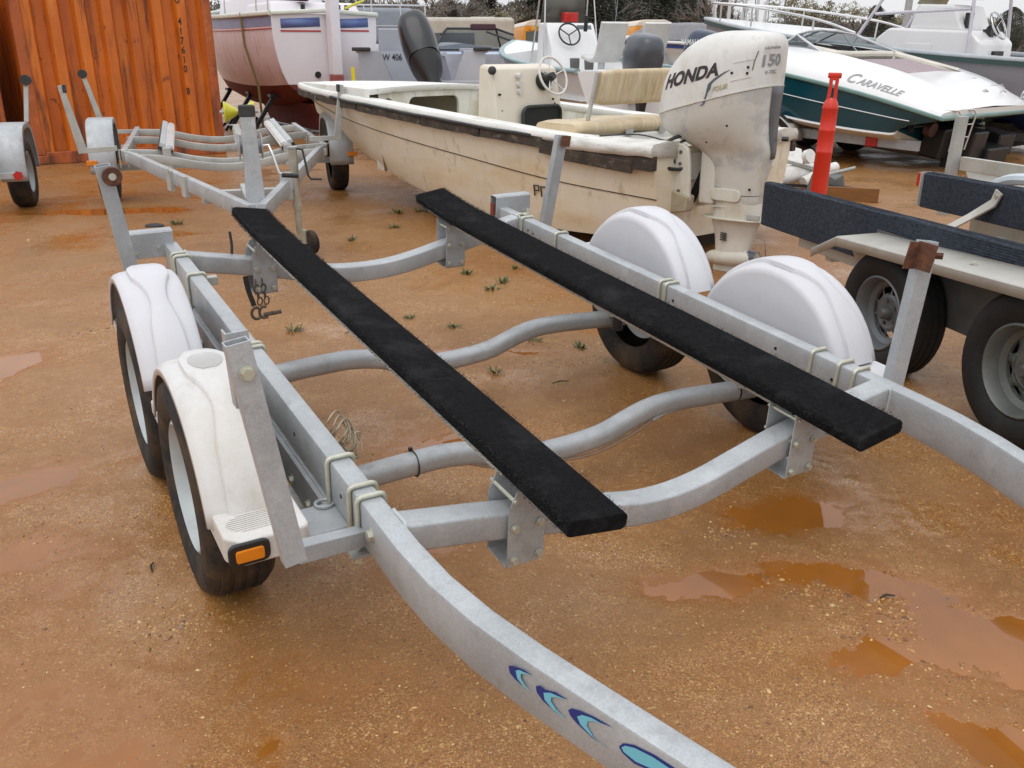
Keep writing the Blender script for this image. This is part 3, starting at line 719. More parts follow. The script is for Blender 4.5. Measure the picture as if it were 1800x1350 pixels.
    # blue crescent decals on the outer face of the left rail, stuck on 0.6 mm proud
    def onface(px, py):
        # where the sight line meets the face of the rail's straight run
        a = rail_path(-1)[9]; d = (rail_path(-1)[11]-a).normalized(); nn = V((-d.y, d.x, 0)).normalized()
        if nn.x > 0: nn = -nn
        f0 = a+nn*.0292
        o = F1.I @ V((0, 0, CAM_H)); r = F1.I.to_3x3() @ ray(px, py)
        h = o + r*((f0-o).dot(nn)/r.dot(nn)); return (h-f0).dot(d), h.z, f0, d, nn
    def sticker(name, pix, m, parent, lift):
        pts = []
        for px, py in pix:
            s_, z, f0, d, nn = onface(px, py); pts.append((s_, z))
        M = basis(f0+nn*lift, d, (0, 0, 1))
        # basis z must look outwards
        if (M.to_3x3() @ V((0, 0, 1))).dot(nn) < 0: M = M @ Mx.Diagonal((1, 1, -1, 1))
        n = len(pts); k = MB().add([M @ V((a, b-0.0, 0)) for a, b in pts], [tuple(range(n))])
        # offset heights: local origin at rail height
        k.v = [tuple(V(v)-V((0, 0, f0.z))) for v in k.v]
        o = build(name, k, m, parent, merge=False); return o
    dec = [  # dark outer outline, pale inner outline (corner points on the photograph's decal)
        ([(894,1170),(900,1170),(910,1173),(922,1178),(938,1188),(925,1182),(912,1178),(907,1180),(910,1190),(920,1204),(932,1214),(920,1206),(905,1193),(896,1182)], [(907,1178),(914,1177),(926,1183),(938,1190),(924,1184),(916,1184),(916,1191),(922,1202),(934,1216),(920,1205),(910,1192)]),
        ([(942,1206),(950,1205),(958,1212),(975,1216),(999,1230),(978,1222),(962,1219),(958,1224),(968,1240),(985,1256),(996,1264),(975,1250),(954,1231),(944,1217)], [(956,1217),(968,1217),(984,1224),(998,1231),(980,1225),(970,1225),(969,1232),(978,1246),(996,1265),(972,1246),(958,1229)]),
        ([(999,1248),(1005,1245),(1020,1249),(1045,1260),(1078,1279),(1050,1268),(1026,1258),(1018,1261),(1024,1276),(1045,1298),(1072,1317),(1042,1297),(1014,1271),(1003,1258)], [(1015,1259),(1024,1256),(1040,1261),(1060,1272),(1044,1267),(1034,1267),(1032,1275),(1044,1295),(1073,1319),(1040,1293),(1021,1273)]),
        ([(1088,1312),(1096,1306),(1115,1309),(1150,1326),(1190,1352),(1215,1372),(1205,1376),(1160,1362),(1115,1342),(1094,1323)], [(1093,1313),(1100,1310),(1116,1314),(1148,1330),(1184,1354),(1203,1370),(1160,1357),(1118,1338),(1097,1321)])]
    for a, b in dec:
        k = sticker('decal', a, M_['decal_dark'], t, .0006); sticker('decal_inlay', b, M_['decal_light'], k, .0012)
    return t
TRAILER = make_main_trailer()
# ------------------------------------------------------------------ second boat trailer, nose towards the camera
def steel_fender(parent, x, w, m, R=.40, z0=.40, base=.42):
    """folded sheet fender over one wheel, side skirts included"""
    prof = [(-R-.02, base-.10), (-R-.01, base+.10), (-R*.72, base+.33), (-R*.35, base+.40), (R*.35, base+.40), (R*.72, base+.33), (R+.01, base+.10), (R+.02, base-.06)]
    prof = spline([(0, y, z) for y, z in prof], 3)
    rows = []
    for p in prof:
        k = V((0, p.y, p.z-base)); n = k.normalized()
        q = V((0, p.y, p.z))
        rows.append([V((x-w/2, q.y-n.y*.05, q.z-n.z*.05)), V((x-w/2, q.y, q.z)), V((x-w/2+.012, q.y+n.y*.008, q.z+n.z*.008)), V((x+w/2-.012, q.y+n.y*.008, q.z+n.z*.008)), V((x+w/2, q.y, q.z)), V((x+w/2, q.y-n.y*.05, q.z-n.z*.05))])
    return build('fender', MB().patch(rows), m, parent, angle=35, solid=.004)
def make_trailer2():
    F = Frame((-3.1, 9.92, 0), (-.326, .945)); g = M_['galv_old']
    t = thing('boat_trailer', F.M, 'single axle boat trailer facing the camera with winch post and yellow bow roller', 'boat trailer')
    for s in (-1, 1):
        pts = spline([(s*.95, 2.0, .54), (s*.95, .5, .54), (s*.95, -.7, .54)], 3)+spline([(s*.95, -.8, .54), (s*.945, -.93, .54), (s*.91, -1.05, .54), (s*.85, -1.20, .54)], 4)+[V((s*.03+.03, -4.35, .50))]
        r = build('frame_rail', MB().sweep(pts, rrect(.055, .105, .006, 2)), M_['galv'], t, angle=40)
        steel_fender(t, s*1.19, .25, M_['galv'])
        make_wheel('tyre', t, T(s*1.19, 0, .325) @ Ry(s*pi/2), .325, .19, M_['rim'])
        lb = MB().box((s*1.30 if s > 0 else -1.29, -.435, .43), (.10, .02, .05)); build('marker_lamp', lb, M_['amber'], t, bevel=.006)
        # short bunk pad on a post
        up = V((-s*.34, 0, .94)).normalized()
        bp = MB(); bb = MB()
        b = build('bunk', bp.sweep([V((s*.56, -1.05, .615)), V((s*.56, .9, .685))], RECT(.13, .03), up), M_['mud_white'], t)
        for k in (-1, 1): build('bunk_strip', MB().sweep([V((s*.56, -1.055, .63))+V((.94*k*.034, 0, s*k*.034*.34)), V((s*.56, .9, .70))+V((.94*k*.034, 0, s*k*.034*.34))], rrect(.056, .03, .01, 2), up), mat('worn bunk strip', (.60,.60,.58), .35, .2, .1, 8) if k*s < 0 else M_['rim_white'], b)
        build('bunk_rail', MB().sweep([V((s*.56, -1.06, .63))-up*.035, V((s*.56, .9, .70))-up*.035], RECT(.14, .03), up), M_['soft_black'], b)
        build('bunk_bracket', MB().box((s*.56, -1.10, .52), (.075, .09, .20)), g, b, bevel=.004)
        build('bunk_bracket', MB().box((s*.56, .70, .56), (.075, .09, .24)), g, b, bevel=.004)
        u = MB()
        for y in (-1.0, -.55, .35): u.tube([(s*.95-.035, y, .44), (s*.95-.035, y, .605), (s*.95+.035, y, .605), (s*.95+.035, y, .44)], .007, 6)
        build('u_bolt', u, M_['zinc'], t)
    build('axle', MB().sweep([(-1.12, 0, .33), (1.12, 0, .33)], RECT(.06, .06)), g, t)
    for y, dz in ((-1.12, 0), (-.95, .03), (.45, .03), (1.6, .02)):
        pts = spline([(-.93, y, .535+dz), (-.6, y, .515+dz), (-.3, y, .45+dz), (0, y, .42+dz), (.3, y, .45+dz), (.6, y, .515+dz), (.93, y, .535+dz)], 5)
        build('cross_member', MB().sweep(pts, rrect(.06, .075, .006, 2)), g, t, angle=40)
    build('cross_member', MB().sweep([(-.30, -3.35, .47), (.36, -3.35, .47)], RECT(.08, .09)), g, t, bevel=.004)
    build('tongue', MB().sweep([(.035, -3.2, .49), (.035, -4.75, .47)], RECT(.10, .10)), M_['galv'], t, bevel=.006)
    build('coupler', MB().box((.035, -4.85, .49), (.10, .24, .07)).box((.035, -4.78, .55), (.05, .14, .05)), M_['galv'], t, bevel=.012)
    # winch stand, winch, bow roller
    p = build('winch_post', MB().loft([[V((.045+a*.062, -4.05+b*.055, .50)) for a, b in ((-1,-1),(1,-1),(1,1),(-1,1))], [V((.045+a*.05, -4.03+b*.045, .86)) for a, b in ((-1,-1),(1,-1),(1,1),(-1,1))], [V((.045+a*.046, -4.02+b*.042, 1.10)) for a, b in ((-1,-1),(1,-1),(1,1),(-1,1))]]), M_['galv'], t, bevel=.006)
    build('post_cap', MB().box((.045, -4.02, 1.115), (.104, .098, .075)), M_['soft_black'], p, bevel=.01)
    rl = MB()
    for s in (-1, 1): rl.lathe([(.018, s*.012), (.030, s*.03), (.070, s*.092), (.066, s*.099), (.01, s*.099)], T(.005, -3.86, 1.10) @ Ry(pi/2), 20)
    build('bow_roller', rl, mat('yellow roller', (.56, .52, .03), .4, 0, .12, 10), p, angle=40)
    build('roller_pin', MB().cyl((-.12, -3.86, 1.10), (.13, -3.86, 1.10), .012), M_['galv'], p)
    w = MB().cyl((-.02, -3.93, .88), (.12, -3.93, .88), .05, 16); w.cyl((-.028, -3.93, .88), (-.02, -3.93, .88), .085, 20); w.cyl((.12, -3.93, .88), (.128, -3.93, .88), .085, 20)
    wi = build('winch', w, M_['galv'], p)
    build('crank', MB().tube([(.128, -3.93, .88), (.17, -3.93, .885), (.185, -3.97, .84), (.22, -4.0, .70), (.30, -4.0, .685)], .009, 8), M_['chrome'], wi)
    build('handle', MB().cyl((.235, -4.0, .69), (.345, -4.0, .68), .016, 10), M_['black'], wi)
    build('winch_strap', MB().sweep(spline([(-.01, -3.9, .95), (-.03, -3.85, 1.02), (-.02, -3.88, .90)], 4), RECT(.045, .004)), M_['mud_white'], wi)
    # jockey wheel jack on the right rail
    j = build('jack', MB().cyl((.385, -3.35, .80), (.385, -3.35, .34), .032, 14).cyl((.385, -3.35, .36), (.385, -3.35, .17), .026, 14, .024), mat('stained jack tube', (.42,.40,.33), .5, .3, .2, 8, [((.09,.06,.04), 6, .5, .7, (1,1,.3), .8)]), t)
    build('jack_head', MB().cyl((.385, -3.35, .80), (.385, -3.35, .815), .04, 14).box((.32, -3.35, .56), (.09, .06, .13)), M_['galv'], j, bevel=.003)
    build('crank', MB().tube([(.40, -3.35, .80), (.455, -3.37, .79), (.465, -3.38, .72), (.48, -3.40, .60), (.50, -3.40, .575), (.58, -3.40, .57)], .009, 8), M_['soft_black'], j)
    wm = MB().lathe([(.01, -.028), (.078, -.03), (.092, -.022), (.095, 0), (.092, .022), (.078, .03), (.01, .028)], T(.455, -3.40, .095) @ Rz(.5) @ Ry(pi/2), 20); build('jack_wheel', wm, M_['rubber'], j)
    build('jack_fork', MB().box((.405, -3.37, .14), (.03, .10, .11), Mx.Rotation(.5, 3, 'Z')), mat('stained fork', (.45,.42,.33), .5, .3, .2, 8), j, bevel=.004)
    for y in (-2.55, -2.95): build('swing_hinge', MB().box((-.52+.28*(-(y+2.55)), y, .50), (.04, .10, .16), Mx.Rotation(.28, 3, 'Z')), g, t, bevel=.003)
    build('hinge_pin', MB().cyl((-.535, -2.5, .59), (-.535, -2.62, .59), .012), M_['zinc'], t)
    # guide posts
    for pts, pad in (([(-.99, -1.10, .63), (-1.285, -1.10, .615), (-1.385, -1.08, 1.19)], 1), ([(.78, -1.10, .66), (1.055, -1.10, .665), (1.125, -1.08, 1.165)], 1), ([(-.95, 1.7, .56), (-1.30, 1.7, .56), (-1.45, 1.7, 1.22)], 2)):
        b = build('guide_post', MB().sweep(pts, RECT(.045, .045), (0, 1, 0)), g, t, bevel=.004)
        e = V(pts[-1])
        if pad == 1: build('post_pad', MB().box(e+V((.03 if e.x < 0 else -.03, 0, -.03)), (.03, .06, .07)), M_['soft_black'], b, bevel=.006)
        else: build('post_pad', MB().cyl(e+V((0, -.03, 0)), e+V((0, .03, 0)), .05, 14), M_['soft_black'], b)
    return t
make_trailer2()
def make_trailer4():
    F = Frame((-4.93, 9.15, 0), (-.326, .945)); g = M_['galv_old']
    t = thing('boat_trailer', F.M, 'galvanised trailer at the left edge with boxy fender and red lens on its arm', 'boat trailer')
    steel_fender(t, 0, .235, M_['galv'], R=.41, base=.40)
    make_wheel('tyre', t, T(0, 0, .335) @ Ry(pi/2), .335, .20, M_['rim'])
    build('frame_rail', MB().sweep([(-.22, 1.8, .55), (-.22, -1.2, .55)], RECT(.06, .10)), g, t, bevel=.004)
    build('axle', MB().sweep([(-.1, 0, .33), (-1.9, 0, .33)], RECT(.06, .06)), g, t)
    a = build('guide_arm', MB().sweep([(.06, -.47, .36), (-.8, -.47, .355)], RECT(.05, .06)), M_['galv'], t, bevel=.004)
    build('marker_lamp', MB().cyl((.05, -.49, .36), (.05, -.515, .36), .045, 6), M_['red_lens'], a)
    b = build('guide_post', MB().sweep([(-.02, 1.0, .75), (.03, 1.1, 1.16)], RECT(.045, .045), (0, 1, 0)), g, t, bevel=.004)
    build('post_pad', MB().cyl((.032, 1.05, 1.18), (.032, 1.12, 1.18), .055, 14), M_['soft_black'], b)
    build('cross_member', MB().sweep([(-.2, -.8, .56), (-1.9, -.8, .50)], RECT(.06, .08)), g, t, bevel=.004)
make_trailer4()
# ------------------------------------------------------------------ aluminium trailer on the right
F3 = Frame((1.83, 3.95, 0), (-.217, .976))
def plank_carpet(name, p, q, w, h, parent, seed, sag=0.0):
    """a carpeted board on edge, corded along its length, carpet rucked a little on top"""
    rnd = random.Random(seed); p, q = V(p), V(q); n = 60; rings = []
    ribs = 22
    for i in range(n+1):
        c = p.lerp(q, i/n); o = []
        base = rrect(w, h, .012, 3)
        for x, y in base:
            k = .004*noise.noise(V((i*.15, x*40, y*6+seed)))
            if y > h/2-.012: k += .005*noise.noise(V((i*.3, 3.3, seed*1.7)))
            o.append(c+V((x+(k if x > 0 else -k), 0, y+k)))
        rings.append(o)
    b = build(name, MB().loft(rings), M_['carpet_blue'], parent, angle=50)
    rb = MB()
    # cords: fine raised lines along both faces and over the top
    prof = []
    for k in range(ribs): prof.append((-w/2-.001, -h/2+.012+(h-.024)*k/(ribs-1)))
    for k in range(4): prof.append((-w/2+.012+(w-.024)*k/3, h/2+.001))
    for x, z in prof:
        pts = []
        for i in range(0, n+1, 2):
            c = p.lerp(q, i/n); pts.append(c+V((x+.0015*noise.noise(V((i*.5, z*50, 1.1))), 0, z+.002*noise.noise(V((i*.4, z*30, x*30+4))))))
        rb.tube(pts, .0026, 4, cap=False)
    o = build('carpet_cord', rb, M_['carpet_blue'], b, merge=False, angle=80); o['kind'] = 'stuff'
    return b
def make_trailer3():
    t = thing('boat_trailer', F3.M, 'tandem aluminium trailer with carpeted boards on edge, flat fender and bare wheels', 'boat trailer')
    al = M_['alu']
    b1 = plank_carpet('bunk', (.225, 1.86, .562), (.225, -1.6, .615), .055, .275, t, 3)
    b2 = plank_carpet('bunk', (1.28, 1.72, .635), (1.28, -1.6, .685), .06, .225, t, 9)
    build('bunk_board', MB().box((1.32, .06, .655), (.02, 3.3, .19)), M_['hub'], b2)
    pr = [(-.06, .80, .50), (-.06, .58, .605), (-.06, -.95, .672), (-.06, -1.2, .60)]
    fb = MB()
    # deck sheet of the fender with a folded lip; its far end turned down
    def sheet(w0, w1, dz, th=.006):
        rows = [[V((w0, p[1], p[2]+dz)), V((w1, p[1], p[2]+dz))] for p in pr]
        return rows
    fb.patch([[V((-.062, p[1], p[2]-.045)), V((-.062, p[1], p[2]-.002)), V((-.055, p[1], p[2]+.004)), V((.19, p[1], p[2]+.012))] for p in pr])
    f = build('fender', fb, al, t, solid=.005, angle=30)
    build('fender_gusset', MB().prism([(.80, .50), (.58, .60), (.58, .36), (.66, .36)], basis((.175, 0, 0), (0, 1, 0), (0, 0, 1)), .006), al, f)
    bo = MB(); bolt(bo, (.05, -.28, .652), (0, 0, 1), .012); build('bolt', bo, M_['zinc'], f)
    build('fender_skirt', MB().box((.185, -.25, .46), (.008, 1.7, .34)), M_['hub'], f)
    for y, z, st in ((.27, .285, 'round'), (-.66, .308, 'spoke')):
        make_wheel('tyre', t, T(.095, y, z) @ Ry(-pi/2) @ Rz(.3), .305 if st == 'round' else .318, .20, mat('olive grey rim', (.15,.16,.15), .45, .3, .2, 8, [((.25,.2,.13), 14, .6, .75, None, .6)]) if st == 'spoke' else mat('charcoal rim', (.16,.17,.18), .45, .3, .15, 8), st, M_['rubber_dark'])
        make_wheel('tyre', t, T(1.42, y, z) @ Ry(pi/2), .305, .20, M_['rim'])
        build('axle', MB().cyl((.12, y, z), (1.4, y, z), .035, 12), M_['hub'], t)
    for s, x in ((0, .30), (1, 1.50)):
        build('frame_rail', MB().sweep([(x, 1.5, .42), (x, -2.6, .47)], RECT(.06, .13)), al, t, bevel=.004)
    for y in (1.2, -.2, -1.5): build('cross_member', MB().sweep([(.3, y, .37), (1.5, y, .37)], RECT(.07, .09)), al, t, bevel=.004)
    br = MB().sweep([(1.232, 1.02, .725), (1.232, 1.05, .655), (1.16, 1.14, .56), (1.02, 1.25, .43)], RECT(.012, .06), (0, 1, 0)); b = build('bunk_brace', br, al, t)
    bo = MB(); bolt(bo, (1.226, 1.025, .70), (-1, 0, 0), .012); build('bolt', bo, M_['zinc'], b)
    build('end_plate', MB().box((1.268, 1.728, .64), (.075, .012, .22)), al, b2)
    build('tail_lamp', MB().box((1.245, 1.75, .70), (.03, .035, .085)), M_['red_lens'], t, bevel=.004)
    gp = build('guide_post', MB().sweep([(1.70, 2.06, .40), (1.71, 2.04, 1.07)], RECT(.07, .05), (0, 1, 0)), M_['galv_old'], t, bevel=.004)
    build('side_rail', MB().sweep([(1.74, 2.0, .76), (1.74, -1.5, .80)], RECT(.04, .09)), al, t, bevel=.003)
    build('side_sheet', MB().add([V((1.70, 1.90, .715)), V((1.70, -1.5, .755)), V((1.52, -1.5, .70)), V((1.52, 1.6, .655))], [(0,1,2,3)]), al, t, solid=.005)
    build('rail_arch', MB().tube(spline([(1.5, 1.45, .66), (1.5, 1.25, .755), (1.5, .9, .78), (1.5, .2, .78)], 5), .035, 8), mat('pale blue pipe', (.50,.56,.60), .4), t)
make_trailer3()
# ------------------------------------------------------------------ weathered white skiff and its big white outboard
FS = Frame((1.64, 6.95, 0), (-.70, .714))
def interp(x, xs, ys):
    if x <= xs[0]: return ys[0]
    for a, b, c, d in zip(xs, xs[1:], ys, ys[1:]):
        if x <= b: return c+(d-c)*(x-a)/(b-a)
    return ys[-1]
def smooth(y, ks, vs):
    pts = spline([(k, v, 0) for k, v in zip(ks, vs)], 8); return interp(y, [p.x for p in pts], [p.y for p in pts])
def mirror_rows(rows): return [[V((-p.x, p.y, p.z)) for p in r] for r in rows]
def slab(poly, z0, z1): return [(x, y) for x, y in poly]
M_['skiff_side'] = mat('stained skiff gelcoat', (.72,.65,.52), .5, 0, .06, 2.5, [((.60,.43,.21), 1.6, .45, .72, (.6,.5,2.0), .75), ((.74,.70,.62), 3, .5, .75, (.8,.8,1.6), .7), ((.42,.36,.26), 7, .58, .78, (1.6,1.6,.35), .5), ((.33,.22,.10), 4, .58, .74, (1.5,1.2,.8), .75), ((.10,.09,.05), 11, .70, .80, (1,1,.5), .8)], .05, 40)
M_['skiff_in'] = mat('mildewed white gelcoat', (.70,.69,.63), .5, 0, .06, 3, [((.44,.40,.25), 6, .45, .68, (1,1,.5), .8), ((.20,.21,.10), 14, .57, .74, (1,1,.45), .8), ((.10,.10,.06), 45, .62, .74, None, .65)], .06, 60)
M_['skiff_top'] = mat('chalky white gelcoat', (.74,.74,.71), .5, 0, .05, 3, [((.46,.46,.30), 7, .54, .72, (1,.5,2), .7), ((.14,.13,.08), 20, .62, .74, (1,.6,1.5), .75)], .05, 50)
M_['console'] = mat('yellowed console gelcoat', (.68,.62,.52), .45, 0, .05, 3, [((.52,.38,.22), 4, .55, .78, (1,1,.4), .7), ((.14,.11,.07), 30, .72, .78, None, .8)], .03, 50)
M_['rotwood'] = mat('rotten rub rail wood', (.050,.036,.026), .9, 0, .45, 9, [((.19,.165,.13), 8, .56, .7, (.6,1,2), .8), ((.02,.016,.012), 14, .55, .7, None, .8)], .9, 45)
M_['vinyl'] = mat('mouldy tan vinyl', (.56,.45,.29), .55, 0, .12, 4, [((.36,.22,.08), 5, .52, .72, (1.2,1,.35), .8), ((.66,.58,.44), 9, .5, .7, (3,1,.25), .8), ((.16,.12,.07), 40, .64, .76, (1,1,.3), .6)], .15, 60)
def make_skiff():
    t = thing('skiff', FS.M, 'derelict white skiff streaked with brown stains, rotten wood rub rail and tan seat', 'boat')
    ks = [0, 1, 2, 3, 4, 4.8, 5.3, 5.62]
    bq = [.93, .935, .925, .88, .74, .54, .36, .20]          # half beam at the gunwale
    gz = [.845, .885, .945, 1.005, 1.055, 1.085, 1.10, 1.11]  # sheer
    cx = [.80, .80, .77, .66, .46, .24, .10, .03]
    cz = [.20, .15, .17, .27, .45, .66, .82, .92]
    kz = [.16, .10, .10, .14, .26, .46, .66, .80]
    lz = [.50, .545, .64, .73, .82, .91, .97, 1.0]
    ys = [5.62*i/44 for i in range(45)]
    g = lambda y: (smooth(y, ks, bq), smooth(y, ks, gz), smooth(y, ks, cx), smooth(y, ks, cz), smooth(y, ks, kz), smooth(y, ks, lz))
    low = []; up = []
    for y in ys:
        b, z, c, cc, k, l = g(y); bl = c+(b-c)*((l-cc)/(z-cc))**.8
        low.append([V((0, y, k)), V((-c*.5, y, (k+cc)/2-.005)), V((-c, y, cc)), V((-c-(bl-c)*.15, y, cc+.03)), V((-c-(bl-c)*.55, y, cc+(l-cc)*.5)), V((-bl, y, l))])
        up.append([V((-bl-.0, y, l)), V((-bl-.006, y, l+.004)), V((-bl-(b-bl)*.5-.012, y, (l+z)/2)), V((-b-.008, y, z))])
    h = MB()
    for rows in (low, up, mirror_rows(low), mirror_rows(up)): h.patch(rows)
    # transom with a cut-down middle
    b, z, c, cc, k, l = g(0); e = [V((p.x, 0, p.z)) for p in low[0]+up[0][1:]]
    tr = e[::-1]+[V((-p.x, 0, p.z)) for p in e[1:]]
    n = len(tr); zt = .80
    h.add(tr, [tuple(range(n))])
    # bow cap
    e = [V((p.x, 5.62, p.z)) for p in low[-1]+up[-1][1:]]; bw = e[::-1]+[V((-p.x, 5.62, p.z)) for p in e[1:]]; h.add(bw, [tuple(range(len(bw)))])
    hull = build('hull', h, M_['skiff_side'], t, angle=30)
    # lap strake: dark seam line proud of the side
    sm = MB()
    for s in (-1, 1): sm.tube([V((s*abs(r[0].x)+s*.003, r[0].y, r[0].z)) for r in up[:-1]], .005, 6)
    build('lap_seam', sm, M_['rotwood'], hull)
    # gunwale cap
    cap = MB()
    rows = []
    for y in ys:
        b, z, *_ = g(y); w = min(.17, b*.7); j = .006*noise.noise(V((y*3, 1, 2)))
        rows.append([V((-b-.03, y, z-.035+j)), V((-b-.034, y, z+.0+j)), V((-b-.02, y, z+.022+j)), V((-b+.06, y, z+.03+j)), V((-b+w, y, z+.02)), V((-b+w+.01, y, z-.03))])
    cap.patch(rows); cap.patch(mirror_rows(rows))
    cp = build('gunwale', cap, M_['skiff_top'], t, angle=50, solid=.012)
    # inner liner
    il = []
    for y in ys[1:30]:
        b, z, *_ = g(y); il.append([V((-b+.17, y, z-.01)), V((-b+.20, y, z-.30)), V((-b+.23, y, .36)), V((0, y, .35))])
    lin = MB().patch(il).patch(mirror_rows(il)); build('liner', lin, M_['skiff_in'], t, angle=40)
    # splash well and stern quarter caps
    for s in (-1, 1):
        rows = []; q = MB()
        for k in range(13):
            y = -.02+.82*k/12; j = lambda a: .010*noise.noise(V((y*6, a, s)))
            rows.append([V((s*.985, y, .80+j(1))), V((s*(.99+j(2)), y, .855)), V((s*.965, y, .885+j(3)*.5)), V((s*.80, y, .90+j(4)*.5)), V((s*.66, y, .885+j(5)*.5)), V((s*.64, y, .78))])
        q.patch(rows); q.add([r for r in rows[0]], [tuple(range(6))]); q.add([r for r in rows[-1]], [tuple(range(6))])
        build('quarter_cap', q, mat('grimy quarter cap', (.70,.69,.66), .5, 0, .06, 4, [((.42,.42,.36), 7, .46, .68, (1,.6,3), .85), ((.12,.13,.08), 15, .58, .72, (1,.6,2), .85)], .1, 50), t, angle=50, solid=.01)
    build('splash_well', MB().box((0, .33, .66), (1.30, .62, .04)).box((0, .63, .70), (1.30, .03, .26)).box((0, .0, .70), (1.3, .05, .20)), M_['skiff_in'], t, bevel=.012)
    # bulkhead at 3.5 with two stowage openings: built of a frame round the holes
    yb = 3.5; b, z, *_ = g(yb); W_ = b-.16; zt = z+.05; zb = .36
    bk = MB()
    def hole(cx0, cx1, z0, z1, r=.07, n=5):
        o = []
        for px, pz, a in ((cx1-r, z1-r, 0), (cx0+r, z1-r, 90), (cx0+r, z0+r, 180), (cx1-r, z0+r, 270)):
            for i in range(n+1): q = radians(a+90*i/n); o.append((px+r*cos(q), pz+r*sin(q)))
        return o
    def framed(x0, x1, z0, z1, H):
        # ring of quads from the outline of a rectangle to the hole
        n = len(H); out = []
        cxm = sum(p[0] for p in H)/n; czm = sum(p[1] for p in H)/n
        for px, pz in H:
            dx, dz = px-cxm, pz-czm
            k = min((( (x1 if dx > 0 else x0)-cxm)/dx) if abs(dx) > 1e-6 else 9e9, (((z1 if dz > 0 else z0)-czm)/dz) if abs(dz) > 1e-6 else 9e9)
            out.append((cxm+dx*k, czm+dz*k))
        bk.loft([[V((a, yb, c)) for a, c in out], [V((a, yb, c)) for a, c in H], [V((a, yb+.03, c)) for a, c in H]], True, False)
        for cxx, czz in ((x0, z0), (x1, z0), (x0, z1), (x1, z1)):
            best = sorted(out, key=lambda p: hypot(p[0]-cxx, p[1]-czz))[:2]
            bk.add([V((cxx, yb, czz)), V((best[0][0], yb, best[0][1])), V((best[1][0], yb, best[1][1]))], [(0,1,2)])
    zt = z+.105
    for x0, x1, h0, h1 in ((-W_, -.39, -W_+.05, -.48), (-.39, W_, -.29, .36)):
        framed(x0, x1, zb, zt, hole(h0, h1, .80, 1.05))
    bh = build('bulkhead', bk, M_['skiff_in'], t, angle=30)
    dk = MB()
    rows = []
    for i in range(20):
        y = yb-.03+(5.6-yb)*i/19; b, z, *_ = g(y); e = .028+.075*(1-i/19)**.8; cr = .03*(1-(i/19)**2)
        rows.append([V((x*b, y, z+e+cr*(1-x*x))) for x in (-.95, -.6, -.2, .2, .6, .95)])
        rows[-1] = [V((-.96*b, y, z+.015))]+rows[-1]+[V((.96*b, y, z+.015))]
    rows.insert(0, [p-V((0, 0, .05)) for p in rows[0]])
    dk.patch(rows); build('foredeck', dk, M_['skiff_top'], t, angle=40, solid=.012)
    # rub rail: broken lengths of rotten wood under the cap, each a part
    runs = [(-.02, .62, .11, .03), (.60, 1.05, .10, .0), (1.03, 1.72, .085, .0), (1.74, 2.5, .095, .0), (2.52, 3.6, .085, -.0), (3.62, 4.6, .075, 0), (4.62, 5.58, .07, 0)]
    for s in (-1, 1):
        for k, (y0, y1, hh, off) in enumerate(runs):
            mb = MB(); rings = []; N = 14
            for i in range(N+1):
                y = y0+(y1-y0)*i/N; b, z, *_ = g(max(0, y)); j = lambda a: .010*noise.noise(V((y*5, a, k+s*3)))
                zz = z-.055-(.03 if k < 2 else 0); x = b+.018
                rings.append([V((s*(x-.03), y, zz+hh/2+j(1)*.5-.01)), V((s*(x+.022+j(2)), y, zz+hh/2-.01+j(3))), V((s*(x+.028+j(4)), y, zz-hh/2+j(5))), V((s*(x-.03), y, zz-hh/2+j(6)))])
            mb.loft(rings); build('rub_rail', mb, M_['rotwood'], t, angle=50)
        mb = MB().tube([V((s*(g(y)[0]+.045), y, g(y)[1]-.022+.012*noise.noise(V((y*2, 4, s))))) for y in [1.15+.16*i for i in range(20)]], .013, 6); build('rub_strip', mb, M_['soft_black'], t)
    build('wood_patch', MB().box((-.975, .52, .742), (.02, .75, .085), Mx.Rotation(.06, 3, 'X')), M_['rotwood'], t, bevel=.008)
    # console
    c0 = V((-.02, 2.1, 0)); n1, n2 = .44, .40
    cs = MB().loft([[V((s*.44+.01, y, z)) for s, y, z in ((-1, 2.06, .36), (1, 2.06, .36), (1, 2.36, .36), (-1, 2.36, .36))], [V((s*.42+.01, y, z)) for s, y, z in ((-1, 2.12, 1.0), (1, 2.12, 1.0), (1, 2.36, 1.0), (-1, 2.36, 1.0))],
                    [V((s*.40+.01, y, z)) for s, y, z in ((-1, 2.18, 1.33), (1, 2.18, 1.33), (1, 2.36, 1.35), (-1, 2.36, 1.35))], [V((s*.38+.01, y, z)) for s, y, z in ((-1, 2.21, 1.35), (1, 2.21, 1.35), (1, 2.33, 1.37), (-1, 2.33, 1.37))]])
    c = build('console', cs, M_['console'], t, bevel=.02, seg=3)
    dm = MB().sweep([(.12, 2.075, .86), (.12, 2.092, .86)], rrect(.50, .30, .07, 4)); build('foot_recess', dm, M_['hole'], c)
    dm = MB().tube([V((.12+x, 2.068, .86+z)) for x, z in rrect(.50, .30, .07, 5)], .014, 6, closed=True); build('recess_trim', dm, mat('dark trim', (.02,.03,.025), .5), c)
    for k, z in enumerate((1.27, 1.20, 1.14)):
        gm = MB().cyl((-.11, 2.175, z), (-.11, 2.115, z), .026, 14); o = build('gauge', gm, mat('silver gauge', (.62,.62,.6), .35, .3), c)
    build('gauge', MB().cyl((.30, 2.165, 1.20), (.30, 2.13, 1.20), .05, 18), mat('silver gauge', (.62,.62,.6), .35, .3), c)
    kn = MB().ball((-.42, 2.16, 1.32), .038); build('horn', kn, M_['soft_black'], c)
    dots = MB()
    for x, z in ((-.36,1.12),(-.34,.98),(.32,1.06),(.34,1.02),(.34,.98),(-.18,.97)): dots.cyl((x, 2.14-.07*(1.12-z), z), (x, 2.118, z), .010, 8)
    build('bolt_hole', dots, M_['hole'], c)
